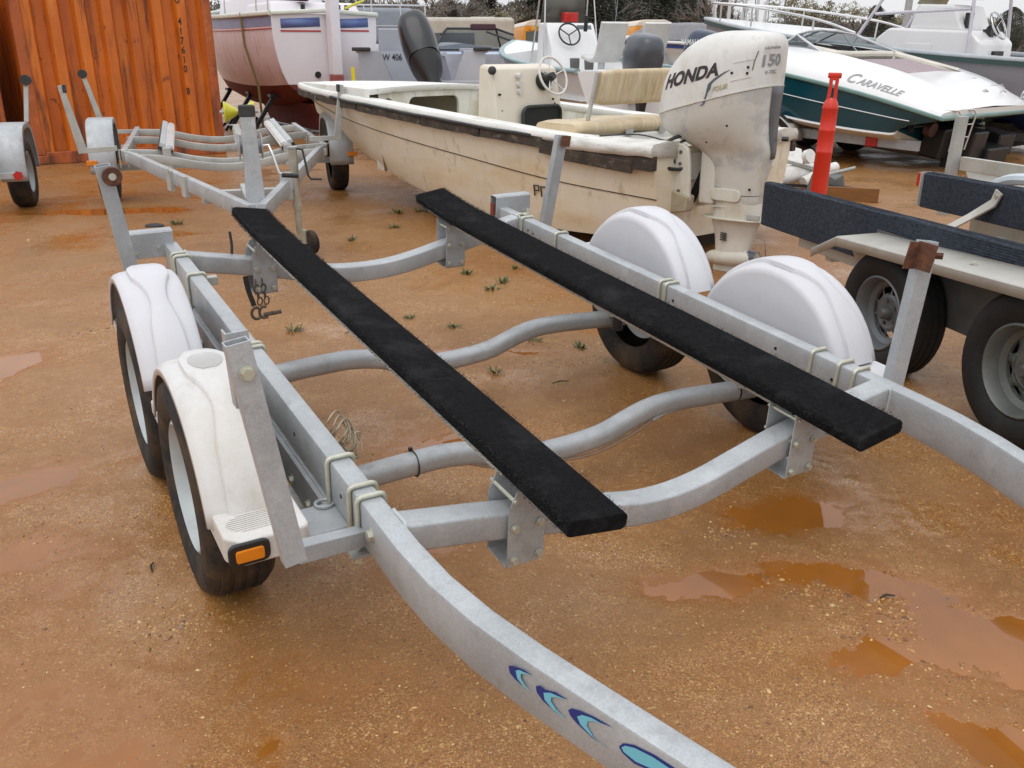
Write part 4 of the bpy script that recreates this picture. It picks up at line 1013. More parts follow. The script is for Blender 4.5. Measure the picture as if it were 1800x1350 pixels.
    hb = V((.20, 2.10, 1.235)); M = T(hb) @ Rx(radians(68)) 
    w = MB().tube([M @ V((.17*cos(a), .17*sin(a), .09)) for a in [2*pi*i/32 for i in range(32)]], .011, 8, closed=True)
    st = build('steering_wheel', w, mat('ivory wheel rim', (.62,.60,.55), .4), c, angle=80)
    sp = MB()
    for k in range(5): a = 2*pi*k/5+.3; sp.tube([M @ V((.03*cos(a), .03*sin(a), .06)), M @ V((.17*cos(a), .17*sin(a), .09))], .0055, 6)
    build('spoke', sp, M_['chrome'], st)
    build('hub', MB().lathe([(.001, .10), (.032, .10), (.04, .06), (.045, 0), (.075, -.01), (.08, -.06)], M, 18), M_['black'], st)
    # helm seat on a moulded box
    sb = build('seat_base', MB().loft([[V((-.20+s*.62, y, z)) for s, y, z in ((-1, .80, .36), (1, .80, .36), (1, 1.30, .36), (-1, 1.30, .36))], [V((-.20+s*.60, y, z)) for s, y, z in ((-1, .83, .86), (1, .83, .86), (1, 1.28, .86), (-1, 1.28, .86))]]), M_['skiff_top'], t, bevel=.02)
    cu = MB()
    rings = []
    for i in range(13):
        x = -.80+1.24*i/12; k = 1-.10*(abs(i-6)/6)**6
        o = []
        for y, z in rrect(.46*k, .105*k, .045, 3): o.append(V((x, 1.05+y, .915+z+.006*sin(i*1.1))))
        rings.append(o)
    cu.loft(rings); seat = build('seat', cu, M_['vinyl'], t, angle=60)
    hg = MB()
    for x in (-.18, .26): hg.box((x, .815, .872), (.085, .012, .045))
    build('hinge', hg, M_['galv_old'], seat)
    rings = []
    for i in range(17):
        x = -.50+1.12*i/16; k = 1-.14*(abs(i-8)/8)**8; o = []
        for y, z in rrect(.085, .27*k, .04, 4): o.append(V((x, .90+y-.22*z-.9*(z/.3)**2*.05, 1.215+z)))
        rings.append(o)
    back = build('backrest', MB().loft(rings), M_['vinyl'], t, angle=60)
    for x in (-.53, .63): build('backrest_frame', MB().sweep([(x, .99, .84), (x, .90, 1.20), (x, .87, 1.33)], RECT(.022, .028), (0, 1, 0)), M_['galv_old'], back, bevel=.003)
    # stains, graffiti and blocks
    build('timber_block', MB().box((-.3, .3, .07), (1.3, .16, .14)), M_['rotwood'], t, bevel=.01); build('timber_block', MB().box((0, 3.0, .06), (1.0, .16, .12)), M_['rotwood'], t, bevel=.01)
    # faint painted letters and a brown scab low on the side
    def onside(y, z):
        b, zg, c, cc, k, l = g(y); u = (z-cc)/(l-cc); bl = c+(b-c)*((l-cc)/(zg-cc))**.8
        return V((-(c+(bl-c)*(.15+.85*min(1, max(0, u))**.8))-.006, y, z))
    q = MB()
    for pts in (((0, 0), (.0, .085), (.05, .085), (.05, .045), (.01, .045)), ((.075, 0), (.075, .08), (.12, .08)), ((.14, .0), (.14, .08), (.19, .08), (.19, 0)), ((.14, .04), (.19, .045))):
        q.tube([onside(1.20-u, .40+v) for u, v in pts], .006, 5)
    build('faded_letter', q, M_['rotwood'], hull)
    return t
SKIFF = make_skiff()
# ------------------------------------------------------------------ outboards
def sring(z, sl, a, b, yc, n=2.6, N=36, top=None):
    o = []
    for k in range(N):
        th = 2*pi*k/N; c_, s_ = cos(th), sin(th)
        x = b*math.copysign(abs(c_)**(2/n), c_); y = a*math.copysign(abs(s_)**(2/n), s_)
        o.append(V((x, yc+y, z-sl*y)))
    return o
def interp_rings(rs, m):
    """rings list of tuples -> denser list by spline"""
    pts = list(zip(*rs)); out = []
    cols = [[p.x for p in spline([(v, 0, 0) for v in col], m)] for col in pts]
    return list(zip(*cols))
M_['ob_white'] = mat('chalky white outboard paint', (.67,.665,.64), .4, 0, .05, 4, [((.46,.43,.35), 5, .48, .74, (1,1,.4), .65), ((.24,.22,.18), 26, .62, .76, None, .75), ((.38,.365,.36), 8, .56, .74, None, .6)], .03, 60)
M_['ob_grey'] = mat('peeling grey outboard paint', (.56,.54,.49), .45, 0, .06, 5, [((.36,.355,.365), 4, .50, .60, (1,1.4,1.6), .6), ((.62,.60,.54), 7, .60, .68, None, .8), ((.38,.30,.16), 6, .62, .8, (1,1,.4), .7), ((.08,.075,.06), 30, .72, .8, None, .8)], .04, 60)
M_['ob_leg'] = mat('stained white leg', (.62,.60,.53), .4, 0, .06, 5, [((.48,.40,.25), 6, .52, .74, (1,1,.5), .7), ((.12,.11,.08), 34, .68, .8, None, .8), ((.17,.19,.09), 9, .68, .82, None, .6)], .04, 60)
def text_on(name, s, size, mapf, material, parent, bold=0, shear=0, squeeze=1.0, spacing=1.0):
    o = text(name, s, size, Mx.Identity(4), material, parent, bold, squeeze, shear, 0.0, 'CENTER', spacing)
    bm = bmesh.new(); bm.from_mesh(o.data); bmesh.ops.triangulate(bm, faces=bm.faces)
    bmesh.ops.subdivide_edges(bm, edges=[e for e in bm.edges if e.calc_length() > size*.25], cuts=2)
    for v in bm.verts: v.co = mapf(v.co.x, v.co.y)
    bmesh.ops.recalc_face_normals(bm, faces=bm.faces); bm.to_mesh(o.data); bm.free(); return o
def make_honda():
    F = Frame((1.66, 6.22, 0), (-.70, .714))
    t = thing('outboard_motor', F.M, 'big white outboard motor with peeling grey lower cowl on the transom of the derelict skiff', 'outboard motor')
    R = interp_rings([(1.168, .25, .437, .257, .33), (1.26, .24, .436, .256, .325), (1.37, .21, .424, .248, .31), (1.46, .17, .395, .230, .28), (1.535, .10, .335, .195, .235), (1.585, .03, .25, .145, .185), (1.607, 0, .13, .075, .17), (1.611, 0, .02, .012, .17)], 4)
    cw = build('cowling', MB().loft([sring(*r) for r in R]), M_['ob_white'], t, angle=60)
    build('cowl_seam', MB().loft([sring(1.160, .25, .441, .261, .33), sring(1.168, .25, .441, .261, .33)]), M_['ob_leg'], cw)
    R2 = interp_rings([(.50, 0, .175, .078, .11), (.62, 0, .19, .082, .11), (.74, .0, .225, .092, .12), (.83, .02, .275, .115, .155), (.90, .06, .335, .165, .225), (.98, .13, .39, .215, .29), (1.06, .19, .42, .243, .32), (1.158, .25, .436, .256, .33)], 4)
    lc = build('lower_cowl', MB().loft([sring(*r) for r in R2]), M_['ob_grey'], t, angle=60)
    # rear panel and its latch
    pn = MB()
    rows = []
    for k in range(9):
        z = .80+.36*k/8; r = [interp(z, [q[0] for q in R2], [q[i] for q in R2]) for i in range(5)]
        rg = []
        for th in (262, 270, 285, 300, 312):
            c_, s_ = cos(radians(th)), sin(radians(th)); n = 2.6
            x = (r[3]+.006)*math.copysign(abs(c_)**(2/n), c_); y = (r[2]+.008)*math.copysign(abs(s_)**(2/n), s_); rg.append(V((x, r[4]+y, z-r[1]*y)))
        rows.append(rg)
    pn.patch(rows); p = build('rear_panel', pn, mat('dark grey panel', (.10,.10,.105), .45, 0, .2, 8), lc, solid=.004)
    build('latch', MB().cyl((.10, -.12, .93), (.115, -.16, .93), .016, 8), M_['black'], p)
    # scoop at the back of the crown
    build('air_scoop', MB().ball((.06, -.02, 1.535), (.10, .05, .022), 14, 8), M_['hole'], cw)
    # lettering wrapped round the cowl
    tab = []; ref = sring(*[interp(1.33, [q[0] for q in R], [q[i] for q in R]) for i in range(5)], N=360); d = 0
    for k in range(360):
        if k: d += (ref[k]-ref[k-1]).length
        tab.append(d)
    def wrap(th0, z0, slope):
        s0 = tab[int(th0)]
        def f(u, v):
            s_ = s0-u; th = interp(s_, tab, list(range(360)))
            zc = z0+v+slope*u
            r = [interp(zc, [q[0] for q in R], [q[i] for q in R]) for i in range(5)]
            c_, q_ = cos(radians(th)), sin(radians(th)); n = 2.6
            x = (r[3]+.0025)*math.copysign(abs(c_)**(2/n), c_); y = (r[2]+.0025)*math.copysign(abs(q_)**(2/n), q_)
            return V((x, r[4]+y, zc-r[1]*y))
        return lambda u, v: f(-u, v) 
    dk = mat('dark lettering', (.03,.02,.025), .5)
    text_on('lettering', 'HONDA', .118, wrap(171, 1.345, .0), dk, cw, bold=.005, squeeze=1.05)
    gy = mat('grey lettering', (.25,.25,.27), .5)
    text_on('lettering', '150', .115, wrap(254, 1.335, .0), gy, cw, bold=.003)
    text_on('lettering', 'HONDA', .030, wrap(254, 1.432, .0), gy, cw, bold=.001, squeeze=1.2)
    text_on('lettering', 'V-TEC', .035, wrap(256, 1.255, .0), gy, cw, bold=.001)
    for th, z in ((222, 1.315), (222, 1.275), (205, 1.30)):
        p_ = wrap(th, z, 0)(0, 0); build('screw', MB().ball(p_, .009, 8, 6), M_['hole'], cw)
    w_ = wrap(231, 1.42, 0); build('scratch', MB().tube([w_(.0, .0), w_(-.012, -.07), w_(-.016, -.13)], .0035, 5), M_['hub'], cw)
    for za in (1.365, 1.245): w_ = wrap(216, za, 0); build('patch_seam', MB().tube([w_(u*.011-.07, 0) for u in range(13)], .0016, 4), M_['ob_leg'], cw)
    em = MB(); w0 = wrap(189, 1.215, 0); w = lambda u, v: w0(u*1.15, v*1.05)
    def fl(poly): em.add([w(u, v) for u, v in poly], [tuple(range(len(poly)))])
    fl([(-.085,-.075),(-.06,-.07),(-.045,-.03),(-.035,.045),(.0,.072),(.06,.098),(.10,.105),(.055,.085),(.0,.052),(-.012,.04),(-.012,.015),(-.03,-.01),(-.04,-.06),(-.055,-.078)])
    build('emblem', em, mat('slate blue emblem', (.07,.10,.13), .5), cw, merge=False)
    text_on('lettering', 'FOUR', .042, wrap(195, 1.218, .0), mat('pale gold lettering', (.42,.40,.25), .5), cw, bold=.002, shear=.2)
    # leg, plates, gearcase, skeg, propeller
    R3 = interp_rings([(.10, 0, .13, .045, .13), (.24, 0, .155, .040, .12), (.33, 0, .185, .055, .12), (.42, 0, .19, .07, .115), (.50, 0, .178, .08, .11)], 3)
    lg = build('gearcase', MB().loft([sring(*r, n=2.2) for r in R3]), M_['ob_leg'], t, angle=60)
    TZ = .118; bl = MB(); rings = []
    for y, r in ((.345, .006), (.335, .025), (.30, .045), (.22, .058), (.10, .062), (0, .058), (-.06, .05), (-.075, .046)): rings.append([V((r*cos(2*pi*k/16), y, TZ-(y+.07)*.10+r*sin(2*pi*k/16))) for k in range(16)])
    bl.loft(rings); build('torpedo', bl, M_['ob_leg'], lg, angle=60)
    sk = MB().prism([(.28, .08), (.27, -.01), (.22, -.02), (.10, -.01), (.04, .03), (.02, .09)], basis((-.006, 0, 0), (0, 1, 0), (0, 0, 1)), .014); build('skeg', sk, M_['ob_leg'], lg, bevel=.004)
    for z, a, b, yc in ((.375, .265, .105, .12), (.455, .24, .075, .17)):
        build('cavitation_plate', MB().loft([sring(z, .03, a, b, yc, 2.3), sring(z+.010, .03, a, b, yc, 2.3)]), M_['ob_leg'], lg, bevel=.002)
    gv = MB()
    for k in range(5): gv.box((-.052, .175+.014*k*.0, .225+.012*k), (.006, .05, .006))
    build('water_inlet', gv, M_['hole'], lg)
    build('anode', MB().box((-.07, -.06, .415), (.02, .10, .035)), M_['galv_old'], lg, bevel=.004)
    pr = MB().lathe([(.048, 0), (.052, -.02), (.05, -.14), (.044, -.15), (.036, -.15), (.034, -.05)], T(0, -.078, TZ) @ Rx(-pi/2) @ Mx.Diagonal((1, 1, -1, 1)), 20)
    p = build('propeller_hub', pr, mat('grey propeller', (.09,.10,.12), .4, .2, .2, 10), lg)
    for k in range(3):
        a = 2*pi*k/3+pi/2+.25; rows = []
        for i in range(7):
            rr = .046+.115*i/6; w_ = .055*sin(pi*(.25+.70*i/6))
            rows.append([V((rr*cos(a+u*w_/rr*.9), -.15-u*w_*.55, TZ+rr*sin(a+u*w_/rr*.9))) for u in (-1, -.3, .3, 1)])
        build('blade', MB().patch(rows), p.data.materials[0], p, solid=.004)
    # clamp bracket, swivel bracket, tilt tube, hoses
    cl = MB()
    prof = [(.545, .40), (.42, .42), (.40, .50), (.415, .74), (.43, .84), (.47, .875), (.545, .88)]
    for x in (-.17, .13): cl.prism(prof, basis((x-.012, 0, 0), (0, 1, 0), (0, 0, 1)), .035)
    cb = build('clamp_bracket', cl, M_['ob_leg'], t, bevel=.012)
    build('bracket_foot', MB().prism([(.55, .385), (.41, .41), (.40, .52), (.55, .56)], basis((-.20, 0, 0), (0, 1, 0), (0, 0, 1)), .10), mat('rusty stained bracket', (.38,.33,.23), .6, 0, .2, 8, [((.10,.07,.04), 14, .55, .72)]), cb, bevel=.015)
    build('swivel_bracket', MB().loft([[V((x*.075, y, z)) for x, y in ((-1, .27), (1, .27), (1, .40), (-1, .40))] for z in (.46, .52, .86)]), M_['ob_leg'], t, bevel=.02)
    build('tilt_ram', MB().cyl((0, .50, .46), (0, .36, .80), .03, 12), M_['hole'], cb)
    for z in (.82, .74, .55, .46): build('bolt', MB().cyl((-.173, .49, z), (-.190, .49, z), .012, 8), M_['hub'], cb)
    build('leg_seam', MB().loft([sring(.545, .05, .181, .0825, .11), sring(.549, .05, .181, .0825, .11)]), M_['hub'], lc)
    for y, z in ((-.02, .60), (.30, .90), (.12, 1.02)): build('screw', MB().cyl((-.30, y, z), (-.05, y, z), .008, 8) if False else MB().ball((-.085 if z < .7 else -.16 if z < .95 else -.205, y, z), .010, 8, 6), M_['hole'], lc)
    build('side_plate', MB().sweep([(-.075, .165, .545), (-.092, .165, .545)], rrect(.24, .085, .04, 4), (0, 0, 1)), M_['ob_leg'], lc, bevel=.005)
    hs = MB().tube(spline([(-.10, .47, .94), (-.22, .56, .90), (-.30, .60, .80), (-.28, .56, .72), (-.20, .50, .70), (-.17, .47, .71)], 6), .013, 8)
    build('hose', hs, M_['black'], t)
    hs = MB().tube(spline([(-.10, .42, .93), (-.16, .52, .88), (-.20, .56, .82), (-.19, .53, .74)], 6), .009, 8); build('hose', hs, M_['black'], t)
    hs = MB().tube(spline([(-.02, .45, .95), (-.06, .55, .88), (-.05, .70, .87), (-.15, .90, .91), (-.35, 1.1, .90)], 6), .006, 6); build('control_cable', hs, M_['black'], t)
    hs = MB().tube(spline([(.05, .45, .95), (.08, .55, .90), (.10, .42, .88)], 5), .012, 8); build('hose', hs, M_['black'], t)
    build('engine_pan', MB().ball((0, .42, .93), (.16, .14, .035), 14, 8), M_['hole'], t)
    return t
make_honda()
def small_outboard(M, label, col, L=1.0, name=None):
    """a dark outboard; local y ahead, z up, origin at the clamp"""
    m = mat('outboard '+label[:12], col, .35, 0, .15, 6, coat=.3)
    t = thing('outboard_motor', M, label, 'outboard motor')
    R = interp_rings([(.10, .1, .30, .19, .0), (.24, .1, .32, .21, .0), (.40, .08, .31, .20, -.01), (.52, .05, .25, .16, -.02), (.565, .0, .14, .09, -.03), (.572, 0, .02, .01, -.03)], 4)
    c = build('cowling', MB().loft([sring(*r, n=3) for r in R]), m, t, angle=60)
    R = interp_rings([(-.42, 0, .09, .04, -.08), (-.25, 0, .12, .06, -.07), (-.1, .0, .18, .10, -.05), (.03, .1, .28, .17, 0), (.095, .1, .30, .19, 0)], 4)
    build('midsection', MB().loft([sring(*r, n=2.4) for r in R]), M_['black'] if sum(col) < .3 else m, t, angle=60)
    g = build('gearcase', MB().loft([sring(z, 0, a, b, yc, 2.2) for z, a, b, yc in ((-.78, .02, .01, -.10), (-.74, .16, .035, -.10), (-.68, .20, .05, -.10), (-.62, .14, .03, -.09), (-.55, .11, .03, -.08), (-.42, .10, .04, -.08))]), M_['black'], t, angle=60)
    build('cavitation_plate', MB().loft([sring(-.52, 0, .20, .09, -.10), sring(-.505, 0, .20, .09, -.10)]), M_['black'], g)
    pb = MB()
    for k in range(3):
        a = 2*pi*k/3+pi/2; rows = []
        for i in range(5):
            rr = .04+.09*i/4; w_ = .05*sin(pi*(.3+.6*i/4)); rows.append([V((rr*cos(a+u*w_/rr), -.34-u*w_*.5, -.68+rr*sin(a+u*w_/rr))) for u in (-1, 0, 1)])
        pb.patch(rows)
    pb.cyl((0, -.27, -.68), (0, -.38, -.68), .045)
    build('propeller', pb, M_['hub'], g, solid=.004)
    build('clamp_bracket', MB().box((-.09, .12, -.15), (.03, .14, .34)).box((.09, .12, -.15), (.03, .14, .34)).box((0, .10, -.02), (.2, .1, .08)), M_['black'], t, bevel=.01)
    return t
# ------------------------------------------------------------------ teal and white runabout on its trailer
M_['gel_white'] = mat('white gelcoat', (.76,.76,.76), .25, 0, .03, 3, coat=.2)
M_['teal'] = mat('dark teal gelcoat', (.006,.068,.098), .12, 0, .12, 2, coat=.4)
M_['cream'] = mat('cream hull bottom', (.60,.55,.44), .45, 0, .08, 3, [((.40,.33,.22), 4, .55, .8, None, .6)])
M_['mauve'] = mat('faded mauve carpet', (.34,.27,.29), .9, 0, .1, 12)
M_['pane'] = glass('windscreen glass', (.80,.83,.84), .80)
M_['grey_trim'] = mat('grey trim', (.20,.24,.25), .5)
M_['lettering_grey'] = mat('silver grey lettering', (.30,.30,.31), .4)
FC = Frame((5.2, 11.3, .72), (-.6, .8), .17)
def make_runabout():
    t = thing('runabout_boat', FC.M, 'white and dark teal runabout with raked windscreen and its name lettered on the side', 'boat')
    t.matrix_world = FC.M @ Mx.Diagonal((1.16, 1, 1, 1))
    ks = [0, 1, 2, 3, 3.6, 4.1, 4.45, 4.7]; hb = [1.08, 1.12, 1.12, 1.04, .90, .66, .38, .06]
    sh = [0, .06, .07, .04, 0, -.05, -.09, -.12]
    cz = [-.30, -.44, -.53, -.56, -.50, -.42, -.34, -.26]; kz = [-.62, -.80, -.86, -.84, -.74, -.60, -.46, -.30]; ci = [.14, .12, .12, .14, .20, .24, .24, .05]
    N = 36; ys = [4.7*i/N for i in range(N+1)]
    def st(y): return [smooth(y, ks, a) for a in (hb, sh, cz, kz, ci)]
    side = []; stripe = []; bot = []
    for y in ys:
        b, z, c, k, ins = st(y); x = -b; xc = -max(.02, b-ins)
        yy = y+(0 if y > .62 else (.62-y)*0)
        yc = max(y, .58+ (0)); 
        yl = y if y > .6 else .6
        side.append([V((1.1+x-.005, y, z-.02)), V((1.1+x*.985, y+(yl-y)*.2, z+(c-z)*.3)), V((1.1+x+(xc-x)*.5, y+(yl-y)*.6, z+(c-z)*.62)), V((1.1+xc, yl, c))])
        bot.append([V((1.1+xc, yl, c)), V((1.1+xc+.03, yl, c-.03)), V((1.1+xc*.5, yl, (c+k)/2)), V((1.1, yl, k))])
    def mir(rows): return [[V((2.2-p.x, p.y, p.z)) for p in r] for r in rows]
    h = MB().patch(side).patch(mir(side)); 
    tr = side[0]+bot[0][1:]; tr = tr+[V((2.2-p.x, p.y, p.z)) for p in tr[::-1][1:]]
    hs = build('hull_side', h, M_['teal'], t, angle=40)
    build('hull_bottom', MB().patch(bot).patch(mir(bot)), M_['cream'], t, angle=30)
    tp = MB(); l = side[0]; r = mir(side)[0]
    tp.loft([l, [p.lerp(q, .5)+V((0, .02, 0)) for p, q in zip(l, r)], r], False, False); bl = bot[0]; br = mir(bot)[0]
    build('transom', tp.loft([bl, br], False, False), M_['teal'], t, angle=30)
    pin = MB()
    for s in (0, 1):
        a = [V((r[1].x*.5+r[2].x*.5-.006, (r[1].y+r[2].y)/2, (r[1].z+r[2].z)/2)) for r in side[2:]]
        if s: a = [V((2.2-p.x, p.y, p.z)) for p in a]
        pin.tube(a, .007, 5)
    build('pinstripe', pin, M_['chrome'], hs); 
    lo = MB()
    for s in (0, 1):
        a = [r[3]+V((-.004, 0, .02)) for r in side[1:]]
        if s: a = [V((2.2-p.x, p.y, p.z)) for p in a]
        lo.tube(a, .022, 5)
    build('boot_stripe', lo, M_['gel_white'], hs)
    rr = [r[0]+V((-.012, 0, .0)) for r in side]; path = rr[::-1]+[V((1.1, -.02, rr[0].z))]+[V((2.2-p.x, p.y, p.z)) for p in rr]
    build('rub_rail', MB().sweep(path, rrect(.04, .05, .012, 2)), mat('green grey rub rail', (.16,.27,.25), .4), t, angle=50)
    # deck moulding: coaming sloping up from the rub rail, then the engine deck
    rows = []
    for y in ys:
        b, z, *_ = st(y)
        up = smooth(y, [0, .12, .40, .8, 1.6, 2.2, 3.0, 3.8, 4.4, 4.7], [.05, .09, .19, .245, .275, .29, .28, .22, .12, .05])
        rows.append([V((1.1-b-.005, y, z+.0)), V((1.1-b*.985, y, z+.03+up*.10)), V((1.1-b*.87, y, z+.03+up*.52)), V((1.1-b*.80, y, z+.03+up*.60)), V((1.1-b*.66, y, z+.02+up)), V((1.1-b*.52, y, z+.02+up*(1.0 if y > 3.1 else .99)))])
    dk = MB().patch(rows).patch(mir(rows))
    mid = []
    for y in ys:
        if y > .95 and y < 3.0: continue
    for a0, a1 in ((0, .98), (3.05, 4.7)):
        sel = [r for r, y in zip(rows, ys) if a0 <= y <= a1]; dk.patch([[r[-1], V((1.1, r[-1].y, r[-1].z+.02)), V((2.2-r[-1].x, r[-1].y, r[-1].z))] for r in sel])
    e0 = rows[0]+[V((2.2-p.x, p.y, p.z)) for p in rows[0][::-1]]; dk.loft([e0, [V((p.x, p.y-.002, -.01)) for p in e0]], False, False)
    build('deck', dk, M_['gel_white'], t, angle=40)
    sp = MB().loft([[V((x, y, z+.05*(y-.55))) for x, y in ((.66, .62), (1.62, .62), (1.58, 1.75), (.68, 1.75))] for z in (.20, .292)]); build('sun_pad', sp, M_['mauve'], t, bevel=.02)
    build('coaming_bolster', MB().tube([V((.50, 2.5, .36)), V((.52, 2.05, .36)), V((.66, 1.95, .365)), V((1.1, 1.95, .37)), V((1.54, 1.95, .365)), V((1.68, 2.0, .36)), V((1.75, 1.0, .30))], .055, 10), mat('ivory vinyl', (.60,.57,.50), .5), t)
    cp = MB().box((1.1, 2.55, -.05), (1.3, .9, .04)); build('cockpit_floor', cp, M_['mauve'], t)
    build('stern_bench', MB().box((1.1, 2.15, .20), (1.2, .45, .3)), M_['gel_white'], t, bevel=.04)
    # vents with slats
    for x, y in ((.98, .42), (1.75, .42)):
        v = build('vent', MB().box((x, y, .195), (.30, .02, .07), Mx.Rotation(-.9, 3, 'X')), M_['grey_trim'], t)
        for k in range(4): build('slat', MB().box((x, y-.030+.020*(k-1.5), .222+.016*(k-1.5)), (.29, .006, .008)), M_['gel_white'], v)
    def onco(y, u):
        k = min(range(N+1), key=lambda i: abs(ys[i]-y)); k = max(1, min(N-1, k)); a = rows[k]; f = (y-ys[k])/(ys[1]-ys[0]); d = rows[k+1]
        p = a[1].lerp(a[2], u)+(d[1].lerp(d[2], u)-a[1].lerp(a[2], u))*f; n_ = (a[2]-a[1]).cross(d[1]-a[1]).normalized()
        if n_.z < 0: n_ = -n_
        return p+n_*.006
    def lay(u0, v0): return lambda u, v: onco(u0-u*.95, v0+v/.165)
    text_on('lettering', 'C', .22, lay(1.36, .52), M_['lettering_grey'], t, bold=.004, shear=.25)
    text_on('lettering', 'ARAVELLE', .145, lay(.94, .42), M_['lettering_grey'], t, bold=.003, squeeze=1.0, shear=.25)
    # windscreen: port wing, two front panes, starboard wing
    A = [V((.33, 1.95, .40)), V((.36, 2.9, .40)), V((.75, 3.2, .42)), V((1.1, 3.28, .43)), V((1.45, 3.2, .42)), V((1.84, 2.9, .40)), V((1.87, 1.55, .40))]
    B = [V((.36, 2.03, .43)), V((.46, 2.72, .66)), V((.78, 2.82, .70)), V((1.1, 2.86, .72)), V((1.42, 2.82, .70)), V((1.74, 2.72, .66)), V((1.84, 1.62, .43))]
    A = [p-V((0, 0, .10)) for p in A]; B = [p-V((0, 0, .10+.22*(p.z-.43))) for p in B]
    fr = MB().tube(A, .014, 6); fr.tube(B, .018, 6)
    w = build('windscreen_frame', fr, M_['chrome'], t)
    for i in (1, 2, 3, 4, 5): build('windscreen_post', MB().tube([A[i], B[i]], .014, 6), M_['chrome'] if i != 3 else M_['grey_trim'], w)
    for i in range(6): build('pane', MB().add([A[i], A[i+1], B[i+1], B[i]], [(0,1,2,3)]), M_['pane'], w, solid=.004)
    st_ = MB()
    for x in (.62, 1.52): st_.tube([V((x, 2.3, .20)), V((x, 2.78, .50))], .012, 6)
    build('screen_strut', st_, M_['grey_trim'], w)
    cl = MB()
    for x, y in ((1.28, .28), (1.55, .2)): cl.tube([V((x-.06, y, .20)), V((x, y, .225)), V((x+.06, y, .20))], .012, 6)
    build('cleat', cl, M_['chrome'], t)
    build('lifting_eye', MB().tube([V((2.0+.03*cos(a), .16, .16+.05*sin(a))) for a in [2*pi*i/14 for i in range(14)]], .012, 6, closed=True), M_['chrome'], t)
    ld = MB()
    for x in (.30, .62):
        ld.tube([V((x-.16, .05, .06)), V((x, -.03, .06)), V((x+.02, -.06, .02)), V((x-.02, -.08, -.42))], .012, 6)
    for z in (-.10, -.26): ld.tube([V((.29, -.075, z)), V((.61, -.075, z))], .008, 6)
    build('boarding_ladder', ld, M_['chrome'], t)
    dv = MB().loft([[V((1.1+a*.16, .2+b*.18, z)) for a, b in ((-1,-1),(1,-1),(1,1),(-1,1))] for z in (-.95, -.55, -.25)]); dv.box((1.1, -.05, -.78), (.10, .5, .12)); dv.box((1.1, .40, -.45), (.9, .3, .4)).box((1.5, .2, -.62), (.5, .5, .3)).box((1.9, .3, -.5), (.4, .4, .3)); build('stern_drive_dark_fill', dv, M_['black'], t, bevel=.03)  # drive, plus black clutter blocks added to darken the space under the stern
    build('exhaust', MB().cyl((.55, .45, -.28), (.55, .36, -.28), .09, 16), mat('corroded port', (.10,.05,.045), .5, .2, .3, 20), t)
    return t
make_runabout()
def make_runabout_trailer():
    F = Frame((5.2+.66, 11.3+.88, 0), (-.6, .8)); g = M_['galv']
    t = thing('boat_trailer', F.M, 'low galvanised trailer with red side lamp under the teal and white runabout', 'boat trailer')
    for x in (-.70, .70): build('frame_rail', MB().sweep([(x, .1, .32), (x, 4.6, .44)], RECT(.07, .13)), g, t, bevel=.005)
    for y in (.5, 1.8, 3.2): build('cross_member', MB().sweep([(-.7, y, .33), (.7, y, .33)], RECT(.07, .07)), g, t)
    lp = build('side_lamp', MB().box((-.75, .75, .33), (.05, .16, .12)), M_['red_lens'], t, bevel=.01)
    for x in (-.95, .95):
        for y in (2.15, 3.0): make_wheel('tyre', t, T(x, y, .31) @ Ry((1 if x > 0 else -1)*pi/2), .31, .19, M_['rim_white'])
        a = MB(); rows = []
        for i in range(13):
            q = pi*i/12; rows.append([V((x-.12, 2.575+cos(q)*.80, .28+sin(q)*.42)), V((x+.12, 2.575+cos(q)*.80, .28+sin(q)*.42))])
        build('fender', a.patch(rows), M_['galv_old'], t, solid=.006)
        build('bunk_post', MB().sweep([(x*.62, .55, .30), (x*.62, .75, .56)], RECT(.05, .05)), M_['galv'], t)
        build('bunk', MB().sweep([(x*.60, .3, .50), (x*.60, 4.0, .72)], RECT(.10, .06)), M_['soft_black'], t)
make_runabout_trailer()
